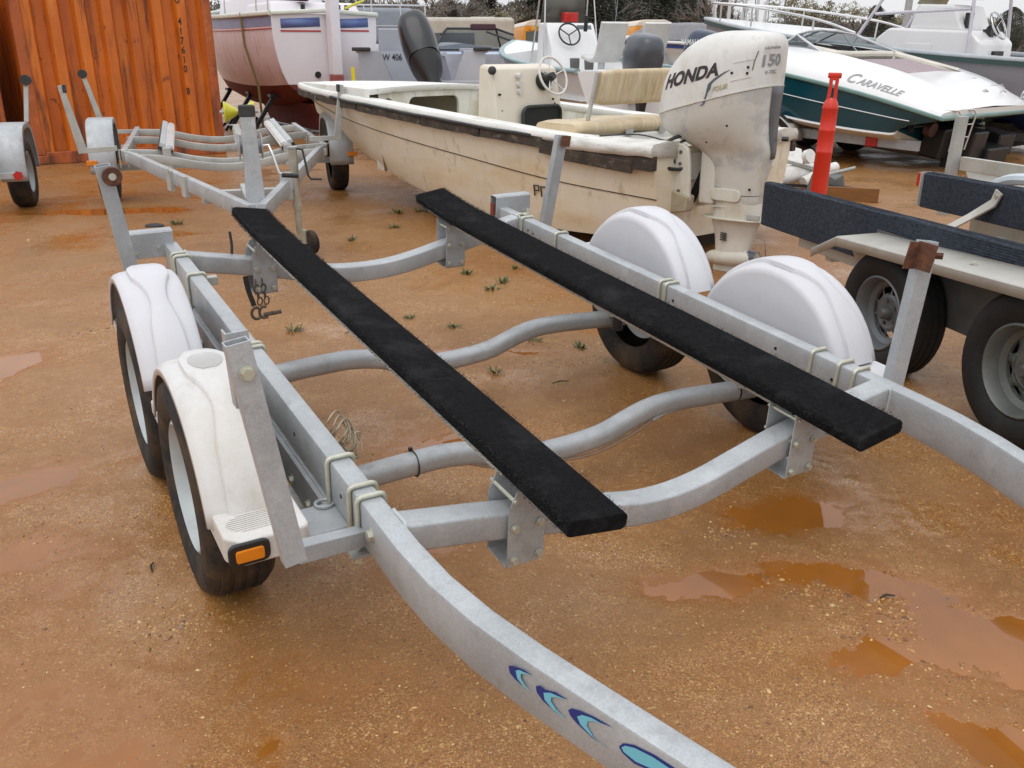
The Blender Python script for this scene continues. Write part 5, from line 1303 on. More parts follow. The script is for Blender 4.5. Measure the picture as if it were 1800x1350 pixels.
# ------------------------------------------------------------------ generic small hulls for the boats behind
def hull(t, L, hb, D, side, bottom, bow=.25, tw=.9, wl=.42, rake=.25, stripe=None, deck=None, rub=None, fore=.35):
    """bow at +y; z=0 at the keel aft"""
    N = 26; sr = []; br = []; dr = []
    for i in range(N+1):
        s = i/N; b = hb*(tw+(1-tw)*min(1, s/.35))*max(0, 1-max(0, (s-.35)/.65)**2.4) if i < N else .02
        b = max(b, .02); z = D+bow*s*s; c = D*wl+(z-D*wl)*.55*s**3; k = (z*.75)*max(0, (s-.45)/.55)**2.2
        cb = b*(.86-.35*s*s); y = L*s
        fl = b+.04
        sr.append([V((-fl, y, z)), V((-b*.99, y, (z*2+c)/3)), V((-cb, y, c))]); br.append([V((-cb, y, c)), V((-cb*.5, y, (c+k)/2)), V((0, y, k))]); dr.append((fl, y, z))
    m = lambda rows: [[V((-p.x, p.y, p.z)) for p in r] for r in rows]
    h = MB().patch(sr).patch(m(sr)); e = sr[0]+br[0][1:]
    h.add(e+[V((-p.x, p.y, p.z)) for p in e[::-1][1:]], [tuple(range(2*len(e)-1))])
    hs = build('hull', h, side, t, angle=40)
    z0 = -t.matrix_world.translation.z
    for yb in (.18, .62): build('support_block', MB().box((0, L*yb, (z0+.12)/2), (hb*.9, .3, .12-z0)), M_['rotwood'], t)
    build('hull_bottom', MB().patch(br).patch(m(br)), bottom, t, angle=40)
    if stripe:
        sm = MB()
        for q in (1, -1): sm.patch([[V((-q*(r[0].x*.75+r[1].x*.25-.012)*-1, r[0].y, r[0].z*.75+r[1].z*.25)), V((-q*(r[0].x*.25+r[1].x*.75-.012)*-1, r[0].y, r[0].z*.25+r[1].z*.75))] for r in sr])
        build('hull_stripe', sm, stripe, hs)
    gw = MB()
    path = [V((-a, y, z)) for a, y, z in dr]+[V((a, y, z)) for a, y, z in dr[::-1]]
    build('gunwale', MB().sweep(path, rrect(.09, .06, .02, 2)), rub or side, t, angle=60)
    dk = MB(); n0 = int(N*(1-fore))
    dk.patch([[V((-a, y, z+.02)), V((0, y, z+.02+.12*a)), V((a, y, z+.02))] for a, y, z in dr[n0:]])
    a, y, z = dr[n0]; dk.add([V((-a, y, z+.02)), V((0, y, z+.02+.12*a)), V((a, y, z+.02)), V((a*.9, y, D*.5)), V((-a*.9, y, D*.5))], [(0,1,2,3,4)])
    build('foredeck', dk, deck or side, t, angle=40)
    build('floor', MB().loft([[V((-a*.92, y, D*.48)), V((a*.92, y, D*.48))] for a, y, z in dr[:n0+1]], False, False), deck or side, t)
    return dr
def wheel_ring(name, M, r, m, parent, th=.012):
    w = build(name, MB().tube([M @ V((r*cos(a), r*sin(a), 0)) for a in [2*pi*i/24 for i in range(24)]], th, 6, closed=True), m, parent)
    sp = MB()
    for k in range(3): a = 2*pi*k/3+.5; sp.tube([M @ V((0, 0, -.03)), M @ V((r*cos(a), r*sin(a), 0))], th*.7, 5)
    build('spoke', sp, m, w); return w
# ------------------------------------------------------------------ long grey and white centre console boat at the right
def make_grey_console():
    F = Frame((8.72, 13.6, .25), (-.66, .75), .045)
    grey = mat('grey lavender hull', (.30,.285,.31), .35, 0, .05, 2); 
    t = thing('centre_console_boat', F.M, 'long grey hulled fishing boat with white console, tower legs and blue bottom', 'boat')
    dr = hull(t, 7.4, 1.2, 1.05, grey, mat('royal blue antifouling', (.012,.035,.22), .5), bow=.42, wl=.36, rub=mat('pale grey gunwale', (.42,.46,.48), .4), deck=M_['gel_white'])
    lo = MB().sweep([V((-a-.02, y, z-.06)) for a, y, z in dr], RECT(.03, .07)); build('rub_rail', lo, mat('dark green rub strip', (.02,.05,.045), .4), t)
    w = M_['gel_white']
    cs = MB().loft([[V((x, y, z)) for x, y in ((-.62, y0), (.62, y0), (.62, y1), (-.62, y1))] for z, y0, y1 in ((.5, 1.75, 3.6), (1.25, 1.8, 3.5), (1.42, 2.0, 3.3))])
    c = build('console', cs, w, t, bevel=.05, seg=3)
    cs = MB().loft([[V((x, y, z)) for x, y in ((-.55, y0), (.55, y0), (.55, y1), (-.55, y1))] for z, y0, y1 in ((1.41, 2.15, 3.0), (1.78, 2.35, 2.9))]); build('dash', cs, w, c, bevel=.03)
    build('electronics_panel', MB().box((.0, 1.765, 1.0), (.34, .05, .26)), M_['black'], c)
    for x in (.24, .32): build('switch', MB().box((x+.05, 1.77, .98), (.05, .05, .10)), M_['hub'], c, bevel=.01)
    build('display', MB().box((-.30, 2.18, 1.56), (.20, .05, .22)), M_['black'], c)
    build('throttle', MB().box((-.05, 1.95, 1.36), (.14, .12, .16)).cyl((.02, 1.93, 1.42), (.06, 1.85, 1.60), .02), M_['black'], c)
    build('compass', MB().ball((.18, 1.98, 1.42), .11), M_['black'], c)
    wheel_ring('steering_wheel', T(.05, 1.86, 1.50) @ Rx(radians(60)), .22, M_['chrome'], c, .016)
    build('locker_door', MB().box((-.628, 2.75, .95), (.012, .42, .50)), w, c, bevel=.004)
    ws = build('windscreen', MB().loft([[V((-.5, 2.95, 1.78)), V((.5, 2.95, 1.78))], [V((-.44, 2.70, 2.35)), V((.44, 2.70, 2.35))]], False, False), mat('yellowed plastic screen', (.42,.40,.26), .3), c, solid=.01)
    build('electronics_box', MB().box((.05, 2.45, 2.02), (.62, .35, .30)), mat('olive grey box', (.14,.14,.11), .6), c, bevel=.02)
    lg = mat('pale lilac tube', (.55,.53,.58), .3, .3)
    for a, b in (((-.75, 1.9, .95), (-.62, 2.1, 2.75)), ((-.78, 3.9, 1.0), (-.60, 2.95, 2.75)), ((.75, 1.9, .95), (.62, 2.1, 2.75)), ((.78, 3.9, 1.0), (.60, 2.95, 2.75))):
        build('tower_leg', MB().tube([a, b], .028, 8), lg, t)
    build('tower_rail', MB().tube([(-.72, 2.0, 1.72), (-.74, 3.5, 1.62)], .024, 8), lg, t)
    build('tower_top', MB().box((0, 2.5, 2.78), (1.5, 1.3, .06)), mat('canvas top', (.5,.5,.52), .8), t, bevel=.02)
    br = MB()
    for s in (-1, 1): br.tube(spline([(s*1.1, 3.6, 1.32), (s*1.08, 4.4, 1.52), (s*.85, 5.8, 1.68), (s*.4, 6.9, 1.74), (0, 7.3, 1.76)], 5), .022, 6)
    b = build('bow_rail', br, M_['chrome'], t)
    for s in (-1, 1):
        for y, x, z in ((4.4, 1.08, 1.52), (5.8, .85, 1.68), (6.8, .42, 1.73)): build('rail_post', MB().tube([(s*x, y, z), (s*x*.98, y, z-.32)], .016, 6), M_['chrome'], b)
    build('leaning_seat', MB().box((.05, .9, .95), (1.0, .5, .5)), w, t, bevel=.12, seg=3)
    build('seat_hoop', MB().tube(spline([(-.5, .8, .7), (-.48, .8, 1.15), (-.3, .8, 1.28), (.4, .8, 1.28), (.55, .8, 1.1)], 5), .03, 8), M_['gel_white'], t)
    build('trailer_bunk', MB().box((-.5, 3, -.05), (.1, 5, .12)).box((.5, 3, -.05), (.1, 5, .12)), M_['hub'], t)
    return t
make_grey_console()
# ------------------------------------------------------------------ white centre console boat in the middle distance
def make_white_console():
    F = Frame((1.68, 12.6, .50), (-.35, .94), .02); w = M_['gel_white']
    t = thing('centre_console_boat', F.M, 'white open fishing boat with small white console, two pedestal seats and black wheel', 'boat')
    hull(t, 4.6, .95, .72, w, mat('pale grey hull bottom', (.50,.50,.50), .4), bow=.30, rub=mat('blue green rub rail', (.25,.35,.36), .4))
    cs = MB().loft([[V((x, y, z)) for x, y in ((-.40, y0), (.40, y0), (.40, y1), (-.40, y1))] for z, y0, y1 in ((.35, 2.0, 2.75), (.95, 2.05, 2.65), (1.32, 2.30, 2.60))])
    c = build('console', cs, w, t, bevel=.03)
    wheel_ring('steering_wheel', T(-.10, 2.08, 1.16) @ Rx(radians(62)), .17, M_['black'], c, .014)
    build('dash_panel', MB().box((.22, 2.22, 1.18), (.24, .02, .24), Mx.Rotation(-.55, 3, 'X')), mat('smoky panel', (.10,.12,.14), .3), c)
    for x in (-.02, .22): build('locker_door', MB().box((x, 2.035, .72), (.16, .02, .20)), M_['hub'], c, bevel=.01)
    build('throttle', MB().cyl((.16, 2.08, 1.2), (.16, 2.05, 1.42), .03), M_['black'], c)
    build('red_canister', MB().box((.06, 2.45, 1.40), (.24, .14, .14)), M_['red_lens'], t, bevel=.02)
    ws = build('windscreen', MB().loft([[V((-.36, 2.62, 1.30)), V((.40, 2.62, 1.30))], [V((-.32, 2.55, 1.78)), V((.36, 2.55, 1.78))]], False, False), mat('smoked plastic screen', (.10,.095,.08), .25), c, solid=.01)
    fr = MB()
    for x in (-.46, .46):
        fr.tube([(x, 2.75, .7), (x*.8, 2.45, 2.2)], .014, 6); fr.tube([(x, 2.2, .7), (x*.8, 2.40, 2.2)], .012, 6)
    build('top_frame', fr, M_['chrome'], t)
    for x, y in ((.05, 1.15), (.62, .95)):
        s = build('pedestal_seat', MB().sweep(spline([(x, y+.36, .86), (x, y+.05, .82), (x, y-.12, .90), (x, y-.28, 1.32)], 5), rrect(.42, .07, .03, 2), (0, 0.3, 1)), mat('weathered seat shell', (.55,.55,.53), .5), t, angle=60)
        build('pedestal', MB().cyl((x, y+.1, .35), (x, y+.1, .82), .05), M_['chrome'], s)
    build('motor_well', MB().box((0, .18, .58), (.9, .36, .30)), w, t, bevel=.03)
    bo = MB()
    for x in (-.18, .18):
        for z in (.52, .62): bo.cyl((x, -.01, z), (x, -.03, z), .02, 8)
    build('bolt', bo, M_['hub'], t)
    build('lettering_patch', MB().box((-.93, 1.9, .50), (.01, .5, .08)), M_['grey_trim'], t)
    return F
FW = make_white_console()
small_outboard(FW.M @ T(-.05, -.16, .62) @ Rx(.10), 'dark grey outboard motor on the stern of the white console boat', (.06,.07,.085))
# navy outboard with white lettering further back, and its boat
def make_far_stern():
    F = Frame((2.95, 15.5, .22), (-.5, .87), .03)
    t = thing('runabout_boat', F.M, 'white boat with low wraparound windscreen partly hidden behind the white outboard', 'boat')
    hull(t, 4.6, .95, .85, M_['gel_white'], M_['cream'], bow=.2, rub=M_['teal'])
    A = [V((-.8, 2.2, .98)), V((-.5, 3.0, 1.02)), V((.5, 3.0, 1.02)), V((.8, 2.2, .98))]; B = [V((-.7, 2.3, 1.10)), V((-.42, 2.75, 1.28)), V((.42, 2.75, 1.28)), V((.7, 2.3, 1.10))]
    w = build('windscreen_frame', MB().tube(A, .016, 6).tube(B, .016, 6), M_['chrome'], t)
    for i in range(3): build('pane', MB().add([A[i], A[i+1], B[i+1], B[i]], [(0,1,2,3)]), M_['pane'], w, solid=.005)
    o = small_outboard(F.M @ T(.0, -.12, 1.0) @ Rx(.12) @ Ry(.05), 'navy outboard motor with white lettering behind the grey outboard', (.02,.035,.07))
    text('lettering', 'YAMAHA', .12, basis((-.215, .05, .36), (0, -1, .14), (0, .1, 1)), M_['gel_white'], o, bold=.002)
make_far_stern()
# ------------------------------------------------------------------ grey aluminium workboat with a tilted black outboard
def make_workboat():
    F = Frame((-1.28, 13.6, .55), (-.12, .99)); al = mat('grey painted aluminium', (.36,.375,.42), .45, .1, .06, 3, [((.5,.51,.54), 5, .55, .75, None, .5)])
    al2 = mat('pale grey aluminium', (.50,.515,.56), .45, .1, .05, 3)
    t = thing('workboat', F.M, 'square sterned grey aluminium workboat with code BW 406 on its inner side', 'boat')
    for s in (-1, 1):
        build('hull_side', MB().box((s*.88, 2.2, .42), (.05, 4.4, .95)), al2, t, bevel=.01)
        build('stern_wing', MB().prism([(0, -.1), (.0, .92), (.30, .92), (.02+.45, .50), (.45, -.1)], basis((s*.90, -.02, 0), (-s, 0, 0), (0, 0, 1)), .05*s), al2 if s > 0 else al, t, bevel=.008)
        build('wing_pad', MB().box((s*.86, -.02, .94), (.26, .14, .05)), M_['soft_black'], t, bevel=.015)
        build('gunwale', MB().box((s*.88, 2.2, .92), (.12, 4.4, .06)), al2, t, bevel=.01)
        build('fender_bumper', MB().cyl((s*.52+(.08 if s > 0 else 0), -.07, .38), (s*.50, -.07, .02), .035), M_['black'], t)
    build('transom', MB().box((0, .0, .2), (1.72, .06, .62)), al2, t, bevel=.01)
    build('inner_panel', MB().box((-.25, .85, .68), (1.1, .04, .46)), al2, t)
    text('lettering', 'BW 406', .13, basis((-.46, .825, .82), (1, 0, 0), (0, 0, 1)), mat('black stencil', (.02,.02,.025), .6), t, bold=.001, squeeze=.8)
    for x in (-.62, .42): text('lettering', '8', .09, basis((x+.12, -.035, .42), (1, 0, 0), (0, 0, 1)), M_['hub'], t)
    for x in (-.55, -.28): build('slot', MB().box((x, -.035, .30), (.03, .02, .16)), M_['grey_trim'], t)
    build('bow_block', MB().box((0, 4.3, .4), (1.7, .1, .9)), al, t)
    build('support_block', MB().box((0, 1.2, -.30), (1.2, .3, .52)), M_['rotwood'], t)
    build('helm_box', MB().box((-.2, 2.2, .85), (.9, .5, .8)), al, t, bevel=.02)
    build('yellow_stripe', MB().box((-.99, -.06, .2), (.05, .02, 1.0)), mat('yellow tape', (.70,.58,.01), .5), t)
    build('floor', MB().box((0, 2.2, -.02), (1.7, 4.3, .05)), al, t)
    o = small_outboard(F.M @ T(.08, -.22, .62) @ Ry(-.30) @ Rx(-.50), 'black outboard motor tilted up on the stern of the grey workboat', (.012,.014,.018))
    build('badge', MB().cyl((.02, -.30, .30), (.02, -.315, .30), .03, 10), M_['gel_white'], o)
    o.scale = (1.2, 1.2, 1.5)
    return t
make_workboat()
# ------------------------------------------------------------------ pink sided sloop standing on its keel
def make_sloop():
    F = Frame((-3.30, 17.0, 0), (-.50, .866))
    pink = mat('chalky pink white topside', (.72,.60,.62), .45, 0, .05, 2, [((.40,.26,.14), 3, .54, .74, (2.5,2.5,.25), .8), ((.80,.74,.75), 3, .5, .7, None, .6)])
    red = mat('faded red antifouling', (.16,.028,.022), .7, 0, .2, 4, [((.28,.09,.07), 6, .6, .8, None, .6)])
    wht = mat('white transom gelcoat', (.76,.73,.76), .35, 0, .03, 3)
    t = thing('sailing_boat', F.M, 'pink white sloop with blue stripe, red bottom and tall white rudder, standing on props', 'sailing boat')
    ks = [0, .8, 2, 3.5, 5, 6.2, 7]; hb = [.93, 1.10, 1.22, 1.22, .95, .5, .03]; sh = [2.06, 2.05, 2.05, 2.08, 2.15, 2.25, 2.32]; wl = [.90, .86, .84, .88, .94, 1.0, 1.05]; kb = [.70, .52, .40, .38, .5, .72, .95]
    N = 28; top = []; blu = []; low = []
    for i in range(N+1):
        y = 7*i/N; b, z, w_, k = [smooth(y, ks, a) for a in (hb, sh, wl, kb)]
        bw = b*.80; f = lambda u: -(bw+(b*1.03-bw)*sin(u*pi/2)**.75)
        top.append([V((f(u), y, w_+(z-.20-w_)*u)) for u in (0, .2, .4, .6, .8, 1)])
        blu.append([V((f(1)-.004, y, z-.20)), V((-b*1.03-.006, y, z-.02))])
        low.append([V((-bw, y, w_)), V((-bw*.86, y, w_-(w_-k)*.45)), V((-bw*.5, y, w_-(w_-k)*.85)), V((0, y, k))])
    m = lambda rows: [[V((-p.x, p.y, p.z)) for p in r] for r in rows]
    h = build('topside', MB().patch(top).patch(m(top)), pink, t, angle=60)
    build('blue_stripe', MB().patch(blu).patch(m(blu)), mat('lavender blue stripe', (.24,.27,.42), .4), h)
    for k_, o in ((.40, 0),):
        build('red_pinstripe', MB().tube([V((r[1].x*.0+tp[-1].x-.006, tp[-1].y, tp[-1].z-.035)) for r, tp in zip(blu, top)], .010, 5), M_['red_lens'], h)
    build('bottom', MB().patch(low).patch(m(low)), red, t, angle=60)
    e = [V((p.x, -.005, p.z)) for p in top[0]]+[V((top[0][-1].x, -.005, 2.06))]
    tr = [V((low[0][3].x, -.005, .74))]+[V((low[0][0].x*.75, -.005, .75))]+e[0:]; 
    build('transom', MB().add(e[::1]+[V((-p.x, p.y, p.z)) for p in e[::-1]], [tuple(range(2*len(e)))]), wht, t, angle=30)
    rt = [V((p.x, -.003, p.z)) for p in low[0]]; build('transom_foot', MB().add(rt+[V((-p.x, p.y, p.z)) for p in rt[::-1][1:]], [tuple(range(2*len(rt)-1))]), red, t)
    ts = MB()
    for x0, x1 in ((-.80, -.10), (.10, .80)): ts.add([V((x0, -.012, 1.83)), V((x1, -.012, 1.86)), V((x1, -.012, 2.01)), V((x0, -.012, 1.98))], [(0,1,2,3)])
    build('transom_stripe', ts, mat('blue transom stripe', (.13,.19,.42), .4), t, solid=.002)
    tl = MB().box((-.45, -.012, 1.785), (.72, .006, .025)).box((.45, -.012, 1.795), (.72, .006, .025)); build('transom_pinstripe', tl, M_['red_lens'], t)
    build('exhaust_port', MB().cyl((-.20, .02, 1.06), (-.20, -.03, 1.06), .055, 14), M_['black'], t)
    tr_ = MB().sweep([(-.96, -.01, 2.07), (0, -.03, 2.12), (.96, -.01, 2.07)], rrect(.08, .07, .02, 2)); 
    for s in (-1, 1): tr_.sweep([V((s*abs(b_[1].x), b_[1].y, b_[1].z+.03)) for b_ in blu], rrect(.08, .08, .02, 2))
    build('toe_rail', tr_, mat('pale green white rail', (.66,.70,.62), .5), t, angle=60)
    rd = build('rudder', MB().loft([[V((.08+x*.085, y, z)) for x, y in ((-1, -.32), (1, -.32), (1, -.06), (-1, -.06))] for z in (1.06, 1.2, 2.8)]), wht, t, bevel=.012)
    build('rudder_foot', MB().loft([[V((.08+x*.085, y, z)) for x, y in ((-1, -.34), (1, -.34), (1, -.06), (-1, -.06))] for z in (.40, 1.06)]), mat('salmon red paint', (.36,.10,.09), .6, 0, .1, 6), rd, bevel=.012)
    build('keel', MB().loft([[V((x*wd, y, z)) for x, y in ((-1, y0), (0, y0-.05), (1, y0), (1, y1), (0, y1+.1), (-1, y1))] for z, y0, y1, wd in ((.05, .5, 3.6, .12), (.35, .3, 3.9, .16), (.55, .2, 4.2, .3))]), red, t, bevel=.02)
    ck = MB().loft([[V((s*x, y, z)) for s, x, y in ((-1, x0, y0), (1, x0, y0), (1, x0, 2.2), (-1, x0, 2.2))] for z, x0, y0 in ((2.06, .85, .35), (2.28, .78, .55))]); build('cockpit_coaming', ck, wht, t, bevel=.05, seg=3)
    build('cabin', MB().loft([[V((s*x, y, z)) for s, x, y in ((-1, x0, 2.2), (1, x0, 2.2), (1, x0*.7, 5.4), (-1, x0*.7, 5.4))] for z, x0 in ((2.06, .85), (2.5, .72))]), wht, t, bevel=.08, seg=3)
    st = MB()
    for s in (-1, 1):
        for y, h_ in ((.15, 2.75), (.9, 2.7), (2.4, 2.7), (3.8, 2.7)): st.tube([(s*(.95 if y < 1 else 1.15), y, 2.08), (s*(.93 if y < 1 else 1.13), y, h_)], .014, 6)
        st.tube([(s*.93, .15, 2.73), (s*.93, .9, 2.7), (s*1.13, 2.4, 2.7), (s*1.13, 3.8, 2.7)], .010, 6)
    st.tube([(-.93, .15, 2.73), (.93, .15, 2.73)], .012, 6)
    build('stern_rail', st, M_['chrome'], t)
    build('sail_cover', MB().sweep([(-.30, 1.6, 2.45), (-.22, .4, 2.38)], rrect(.22, .2, .07, 3)), mat('maroon canvas', (.055,.015,.025), .9), t)
    cl = MB()
    for x in (-.35, .45, .30): cl.cyl((x, .1, 2.12), (x, .1, 2.22), .04, 8)
    build('winch', cl, M_['black'], t)
    build('tiller_rope', MB().tube([(.40, .05, 2.16), (.55, .1, 2.22), (.78, .1, 2.30)], .025, 6), mat('yellow rope', (.62,.58,.06), .6), t)
    build('strap', MB().sweep([(-1.20, 1.05, 2.10), (-1.18, 1.05, 1.55), (-1.0, 1.05, .84), (-.98, 1.05, .05)], RECT(.045, .006), (0, 1, 0)), mat('olive webbing strap', (.24,.20,.08), .8), t)
    build('mast', MB().cyl((0, 3.6, 2.3), (0, 3.6, 9.5), .06, 10), M_['chrome'], t)
    for k, (x, y, lx) in enumerate(((-1.25, .9, -.75), (-1.3, 2.3, -.8), (-1.25, 4.2, -.75), (1.25, 1.5, .75), (1.25, 3.4, .75))):
        s_ = build('boat_stand', MB().sweep([(x, y, 0), (lx, y, .70)], RECT(.07, .07), (0, 1, 0)).sweep([(x-.15, y-.25, 0), (x*.9, y, .3)], RECT(.05, .05), (0, 1, 0)).sweep([(x-.15, y+.25, 0), (x*.9, y, .3)], RECT(.05, .05), (0, 1, 0)).box((lx, y, .68), (.22, .22, .05)), M_['black'], None, bevel=.004)
        s_.matrix_world = F.M
        tag(s_, ['black stand propping the near stern quarter of the sloop', 'black stand under the near side of the sloop amidships', 'black stand under the near bow of the sloop', 'black stand under the far stern quarter of the sloop', 'black stand under the far side of the sloop'][k], 'boat stand', 'stands propping the sloop')
    build('propeller', MB().cyl((0, .45, .5), (0, .2, .48), .04).box((0, .2, .48), (.30, .03, .07)), M_['chrome'], t)
    return t
make_sloop()
# ------------------------------------------------------------------ orange shipping containers
M_['orange'] = mat('rust bitten orange paint', (.62,.160,.012), .5, 0, .12, 2.0, [((.34,.065,.010), 2.0, .42, .74, (1.6,1.6,.2), .8), ((.78,.28,.04), 3.0, .55, .75, (1.8,1.8,.3), .6), ((.12,.030,.013), 4, .55, .68, (2.2,2.2,.22), .9), ((.06,.02,.012), 8, .63, .69, (1,1,.7), .95), ((.10,.035,.02), 30, .70, .76, None, .8)], .1, 30)
M_['orange_post'] = mat('rusty orange corner post', (.40,.095,.02), .6, 0, .15, 2.0, [((.11,.032,.018), 3, .46, .62, (1.5,1.5,.5), .95), ((.55,.18,.04), 5, .58, .7, None, .7)], .2, 30)
def make_container():
    F = Frame((-6.52, 12.55, 0), (-.545, .838))
    t = thing('shipping_container', F.M, 'rust streaked orange shipping container end with black vertical numbers', 'container')
    Wd, H, Ln = 2.59, 2.62, 6.06
    # corrugated end wall: trapezoid ribs
    pts = [(0.13, .02)]; n = 7; x = .13; st = (Wd-.26)/n
    for k in range(n):
        x0 = .13+st*k; pts += [(x0+st*.34, .02), (x0+st*.46, .13), (x0+st*.86, .13), (x0+st*.98, .02)]
    pts.append((Wd-.13, .02))
    prof = pts
    rows = [[V((px, py, z)) for px, py in prof] for z in (.16, .8, 1.6, H-.12)]
    build('end_wall', MB().patch(rows), M_['orange'], t, angle=20)
    for nm, c, d in (('corner_post', (.065, .07, H/2), (.13, .16, H-.24)), ('corner_post', (Wd-.065, .07, H/2), (.13, .16, H-.24)), ('bottom_rail', (Wd/2, .06, .08), (Wd-.26, .14, .16)), ('top_rail', (Wd/2, .06, H-.06), (Wd-.26, .12, .12))):
        build(nm, MB().box(c, d), M_['orange_post'], t, bevel=.012)
    cb = MB()
    for x in (.08, Wd-.08):
        for z in (.06, H-.06): build('corner_casting', MB().box((x, .075, z), (.17, .18, .12)), M_['orange_post'], t, bevel=.015)
    for x in (0.01, Wd-.01):
        pr = []; m = 20; s_ = Ln/m
        for k in range(m): pr += [(.16+k*(Ln-.3)/m, 0), (.16+(k+.3)*(Ln-.3)/m, 0), (.16+(k+.45)*(Ln-.3)/m, .036), (.16+(k+.85)*(Ln-.3)/m, .036)]
        build('side_wall', MB().patch([[V((x+(py if x < 1 else -py), px, z)) for px, py in pr] for z in (.1, H-.05)]), M_['orange'], t, angle=20)
    build('roof', MB().box((Wd/2, Ln/2, H-.02), (Wd-.02, Ln-.1, .02)), M_['orange'], t); build('floor', MB().box((Wd/2, Ln/2, .12), (Wd-.04, Ln-.1, .06)), M_['rotwood'], t)
    bk = mat('black stencil paint', (.025,.012,.008), .6)
    rib_x = .13+st*6.62; 
    for k, ch in enumerate('XU 417610 8'):
        if ch == ' ': continue
        z = 2.27-.128*k-(.03 if k > 2 else 0)-(.05 if k > 9 else 0)
        text('lettering', ch, .135, basis((Wd-.45, .017, z), (1, 0, 0), (0, 0, 1)) @ T(0, 0, .0), bk, t, bold=.002, squeeze=.75)
    return t
c1 = make_container()
c2 = copy_tree(c1); c2['label'] = 'second orange container at the left edge past a narrow dark gap'
c2.matrix_world = c1.matrix_world @ T(-2.86, .10, 0)
for ch in list(c2.children):
    if ch.name.startswith('lettering'): bpy.data.objects.remove(ch)
# ------------------------------------------------------------------ red delineator post
def make_post():
    p = G(1431, 388); hz = D(1467, 127, p.y).z; t = thing('delineator_post', T(p) @ Ry(.025) @ Mx.Diagonal((.82, .82, hz/1.24, 1)), 'bright red plastic delineator post with T shaped handle top', 'post')
    m = mat('red polyethylene', (.60,.030,.012), .4, 0, .06, 6)
    bm_ = MB().lathe([(.092, 0), (.090, .30), (.088, .58), (.091, .585), (.091, .60), (.087, .605), (.085, .76), (.088, .765), (.088, .78), (.084, .785), (.081, .94), (.085, .945), (.085, .96), (.070, 1.0), (.048, 1.03), (.001, 1.035)], None, 24)
    b = build('shaft', bm_, m, t, angle=40)
    h = MB()
    for s in (-1, 1): h.sweep([(s*.038, 0, 1.0), (s*.030, 0, 1.13), (s*.034, 0, 1.20)], RECT(.034, .03), (0, 1, 0))
    h.sweep([(-.07, 0, 1.215), (.07, 0, 1.215)], rrect(.036, .045, .015, 3)); h.box((0, 0, 1.19), (.05, .03, .03))
    build('handle', h, m, t, bevel=.006)
    build('base', MB().lathe([(.13, 0), (.125, .012), (.095, .02), (.088, .022)], None, 20), M_['soft_black'], t)
make_post()
# ------------------------------------------------------------------ scrap behind the skiff
def make_scrap():
    wm = M_['ob_white']
    o = G(1405, 330); t = thing('scrap_cowling', T(o), 'heap of broken white engine cowl pieces beside the red post', 'scrap')
    sh = MB(); rows = []
    for i in range(9):
        a = pi*i/8; rows.append([V((-.25+.62*u, .05+.30*u*.4-.16*cos(a)*.6, .03+.20*sin(a)*(1-.35*u)+.12*u)) for u in (0, .33, .66, 1)])
    sh.patch(rows); build('shell', sh, wm, t, solid=.012, angle=50)
    build('panel', MB().prism([(-.30, 0), (.20, .02), (.24, .34), (-.02, .46), (-.28, .30)], basis((-.05, .30, .04), (.9, .2, .1), (-.25, .35, .9)), .03), M_['skiff_top'], t, bevel=.012)
    build('tube', MB().tube([(.0, -.12, .08), (.30, .02, .20), (.42, .10, .22)], .06, 14), wm, t)
    build('arm', MB().sweep([(-.2, .1, .30), (.34, .0, .16)], RECT(.06, .04)), M_['galv_old'], t, bevel=.006)
    build('arm', MB().sweep([(-.4, -.05, .05), (.10, -.16, .04)], RECT(.03, .03)), M_['black'], t)
    build('block', MB().box((.20, -.25, .06), (.10, .06, .09), Mx.Rotation(.5, 3, 'Y')), M_['hub'], t, bevel=.006)
    build('flange', MB().cyl((.05, .02, .34), (.08, -.03, .36), .08, 16), wm, t)
    o = G(1450, 345); t = thing('scrap_engine_part', T(o), 'dark greasy engine part lying at the foot of the red post', 'scrap')
    build('casting', MB().loft([[V((.22*cos(2*pi*k/14)*(1-.25*u), .14*sin(2*pi*k/14), .02+.2*u+.03*sin(k*2.1))) for k in range(14)] for u in (0, .5, 1)]), M_['hub'], t, bevel=.01)
    build('rod', MB().cyl((-.1, -.1, .15), (.34, -.22, .10), .014), M_['soft_black'], t); build('rod', MB().cyl((.05, .1, .22), (.30, .02, .30), .02), M_['galv_old'], t)
    o = G(1470, 352); t = thing('timber_plank', T(o) @ Rz(-.35), 'short brown timber plank lying on the gravel behind the carpeted board', 'plank')
    build('board', MB().box((0.1, 0, .07), (.62, .05, .14)), mat('wet brown timber', (.20,.085,.02), .6, 0, .2, 6, stretch=(1,4,8)), t, bevel=.004)
    o = G(1380, 250+95); 
    # black fabric scrap and twigs on the gravel
    for k, (px, py, L_, a) in enumerate(((268, 999, .05, 1.9), (620, 585, .10, .7), (985, 677, .09, .4), (700, 975, .05, 1.0), (1560, 1045, .05, .3))):
        p = G(px, py); s_ = build('twig', MB().tube([(-L_/2, 0, .006), (0, .004, .010), (L_/2, -.003, .006)], [.0025, .0035, .002], 6), M_['rotwood'])
        s_.location = (p.x, p.y, ground_z(p.x, p.y)); s_.rotation_euler = (0, 0, a)
        tag(s_, ('dark twig lying beside the left front wheel', 'thin dark twig on the gravel under the left bunk', 'dark twig lying between the two bunks', 'small twig on the gravel near the front cross member', 'small dark stick at the edge of the big puddle')[k], 'twig')
    p = G(272, 398); s_ = build('cloth_scrap', MB().ball((0, 0, .008), (.09, .05, .02), 14, 8), mat('dark wet cloth', (.03,.03,.035), .6, 0, .3, 20, bump=.6, bs=30)); s_.location = (p.x, p.y, 0); tag(s_, 'crumpled dark scrap of cloth on the gravel near the rear lamp bracket', 'rag')
make_scrap()
